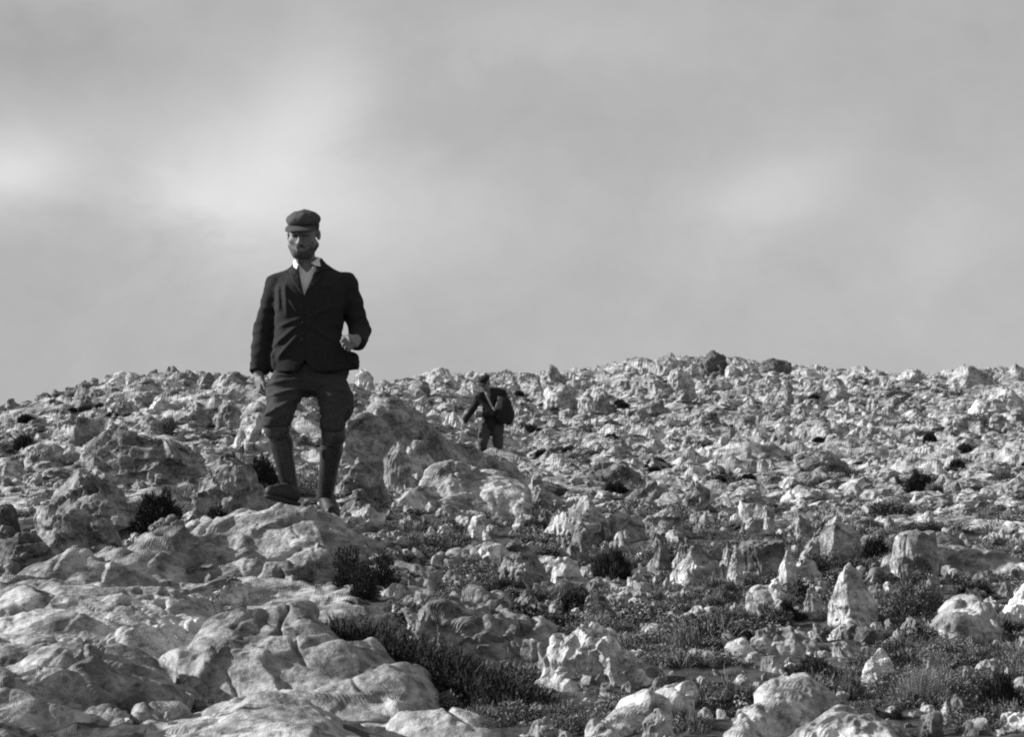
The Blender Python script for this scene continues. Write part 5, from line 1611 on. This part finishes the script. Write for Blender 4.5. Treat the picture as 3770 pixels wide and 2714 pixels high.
def body2(P_):
    q = (P_ - H2) @ H2R
    d = ell(q, (0, .018, .045), (.074, .094, .088)); d = smin(d, ell(q, (0, -.022, -.04), (.060, .066, .078)), .03)
    d = smin(d, ell(q, (0, -.045, -.095), (.034, .034, .024)), .025); d = smin(d, cone(q, (0, -.082, .008), (0, -.106, -.034), .009, .013), .009)
    for s_ in (-1, 1):
        d = smax(d, -ell(q, (s_ * .031, -.094, .004), (.021, .018, .013)), .010)
        d = smin(d, ell(q, (s_ * .080, .012, -.008), (.014, .020, .033)), .006)
    d = smin(d, cone(P_, H2 + np.array([.02, .04, -.06]), m2(1800, 1460, .0), .052, .06), .03)
    d = smin(d, cone(P_, m2(1800, 1470, .0), m2(1808, 1570, .02), .11, .11), .05)
    for a, b, c in ((A_SH, A_EL, A_WR), (B_SH, B_EL, B_WR)):
        d = smin(d, np.minimum(cone(P_, a, b, .045, .036), cone(P_, b, c, .036, .027)), .02)
    for a, b, c in ((H1_, K1_, F1_), (H2_, K2_, F2_)):
        d = smin(d, np.minimum(cone(P_, a, b, .07, .05), cone(P_, b, c, .046, .035)), .02)
    d = smin(d, hand_sdf(P_, A_WR, (-.35, -.2, -1), (.2, -1, .1), (-1, .1, .3), 1.1, .4), .012)
    d = smin(d, hand_sdf(P_, B_WR, (-1, -.35, .1), (0, -.2, 1), (-.2, -1, 0), 1.1, .4, True), .012)
    return d
bo2 = part('body', body2, (-.62, -.5, -.25), (.45, .35, 1.55), .010, SKIN, person2)
def cap2(P_):
    q = (P_ - H2) @ H2R
    d = ell(q, (0, .012, .078), (.094, .112, .060)); d = smin(d, ell(q, (0, -.03, .095), (.08, .08, .04)), .02)
    d = smax(d, -(q[:, 2] - .036 - .10 * q[:, 1]), .008)
    z = q[:, 2] - (.040 + .45 * (q[:, 1] + .085) - 3 * q[:, 0] ** 2)
    pk = np.maximum(np.maximum(np.abs(z) - .007, (np.sqrt((q[:, 0] / .082) ** 2 + ((q[:, 1] + .07) / .085) ** 2) - 1) * .08), q[:, 1] + .045)
    return np.minimum(d, pk)
part('cap', cap2, H2 - .2, H2 + .22, .007, CLOTH, person2)
def jacket2(P_):
    d = cone(P_, m2(1806, 1462, .02), m2(1808, 1520, .0), .155, .15)
    d = smin(d, cone(P_, m2(1808, 1520, .0), m2(1808, 1572, .02), .15, .165), .05)
    d = smin(d, ell(P_, m2(1828, 1450, .06), (.19, .15, .12)), .05)
    for a, b, c in ((A_SH, A_EL, A_WR), (B_SH, B_EL, B_WR)):
        arm = np.minimum(cone(P_, a, b, .076, .064), cone(P_, b, c, .062, .052))
        ax_ = (c - b) / np.linalg.norm(c - b)
        arm = smax(arm, (P_ - c) @ ax_ + .01, .005)
        d = smin(d, arm, .03)
    d -= .014 * noise3(P_ * 9.)
    d = smax(d, -cone(P_, m2(1796, 1452, -.06), H2, .07, .075), .01)
    return smax(d, m2(0, 1590)[2] - P_[:, 2], .01)
jk2 = part('jacket', jacket2, (-.62, -.45, .35), (.45, .4, 1.45), .010, CLOTH, person2)
def trs2(P_):
    d = cone(P_, m2(1790, 1575, .0), m2(1826, 1575, .02), .14, .14)
    for a, b, c in ((H1_, K1_, F1_), (H2_, K2_, F2_)):
        d = smin(d, np.minimum(cone(P_, a, b, .115, .088), cone(P_, b, b * .7 + c * .3, .085, .068)), .02)
    return d - .012 * noise3(P_ * np.array([8., 8., 14.]))
part('breeches', trs2, (-.35, -.45, .05), (.35, .35, .75), .010, plain_material('dark_trouser', .05, .95, .2, 60, .2), person2)
for a, b in ((K1_, F1_), (K2_, F2_)):
    part('legging', lambda P_, a=a, b=b: smin(cone(P_, a, a * .6 + b * .4 + np.array([0, .03, 0]), .06, .062), cone(P_, a * .6 + b * .4, b, .06, .045), .02), np.minimum(a, b) - .12, np.maximum(a, b) + .12, .009, LEATHER, person2)
    part('shoe', lambda P_, b=b: np.maximum(smin(cone(P_, b + np.array([0, .05, -.03]), b + np.array([0, -.16, -.05]), .05, .045), cone(P_, b, b + np.array([0, 0, -.04]), .05, .05), .02), (b[2] - .085) - P_[:, 2]), b - .25, b + .2, .009, LEATHER, person2)
# sling strap across his chest
def strap2(P_):
    return np.minimum(cone(P_, m2(1792, 1455, -.17), m2(1840, 1560, -.15), .018, .018), cone(P_, m2(1818, 1505, -.19), m2(1842, 1545, -.20), .016, .016))
part('strap', strap2, (-.3, -.35, .4), (.35, .0, 1.2), .008, plain_material('pale_strap', .18, .9), jk2)
# what he carries
sack = new_obj('sack', None); sack.location = tuple(P(1856, 1590, d2 - .12))
SO = np.array([(1856 - NX) * M2, -.12, (NY - 1590) * M2])
def sack_sdf(P_):
    p = P_ + SO
    d = ell(p, m2(1852, 1512, -.16), (.155, .14, .255), rotm(ry=.12))
    d = smin(d, ell(p, m2(1872, 1528, -.06), (.11, .14, .18)), .05)
    return d - .012 * noise3(p * 10.) - .006 * noise3(p * 24.)
V, Q = surface_nets(sack_sdf, (-.32, -.35, -.15), (.36, .35, .75), .010)
new_obj('bag', make_mesh('bag', V, Q), CLOTH, sack)
def sackneck(P_):
    p = P_ + SO
    return np.minimum(cone(p, m2(1838, 1462, -.14), m2(1828, 1500, -.24), .022, .02), cone(p, m2(1838, 1462, -.14), m2(1866, 1478, -.18), .02, .02))
V, Q = surface_nets(sackneck, (-.3, -.35, .2), (.3, .3, .8), .008)
new_obj('carrying_strap', make_mesh('carrying_strap', V, Q), plain_material('worn_strap', .10, .9), sack)
tag(sack, 'bulging dark sack slung at the distant man\'s left side', 'sack')
# dark rod held slanting across his chest
rod = new_obj('stick', None); rod.location = tuple(P(1780, 1485, d2 - .3))
a = m2(1752, 1460, -.30); b = m2(1812, 1522, -.20); c0 = m2(1780, 1485, -.3)
def rod_sdf(P_): return smin(cone(P_ + c0, a, b, .026, .034), cone(P_ + c0, a * .5 + b * .5, b, .03, .042), .02)
V, Q = surface_nets(rod_sdf, (-.25, -.15, -.3), (.3, .25, .25), .008)
new_obj('shaft', make_mesh('shaft', V, Q), BEARD, rod)
tag(rod, 'short dark stick held slanting across the distant man\'s chest', 'stick')
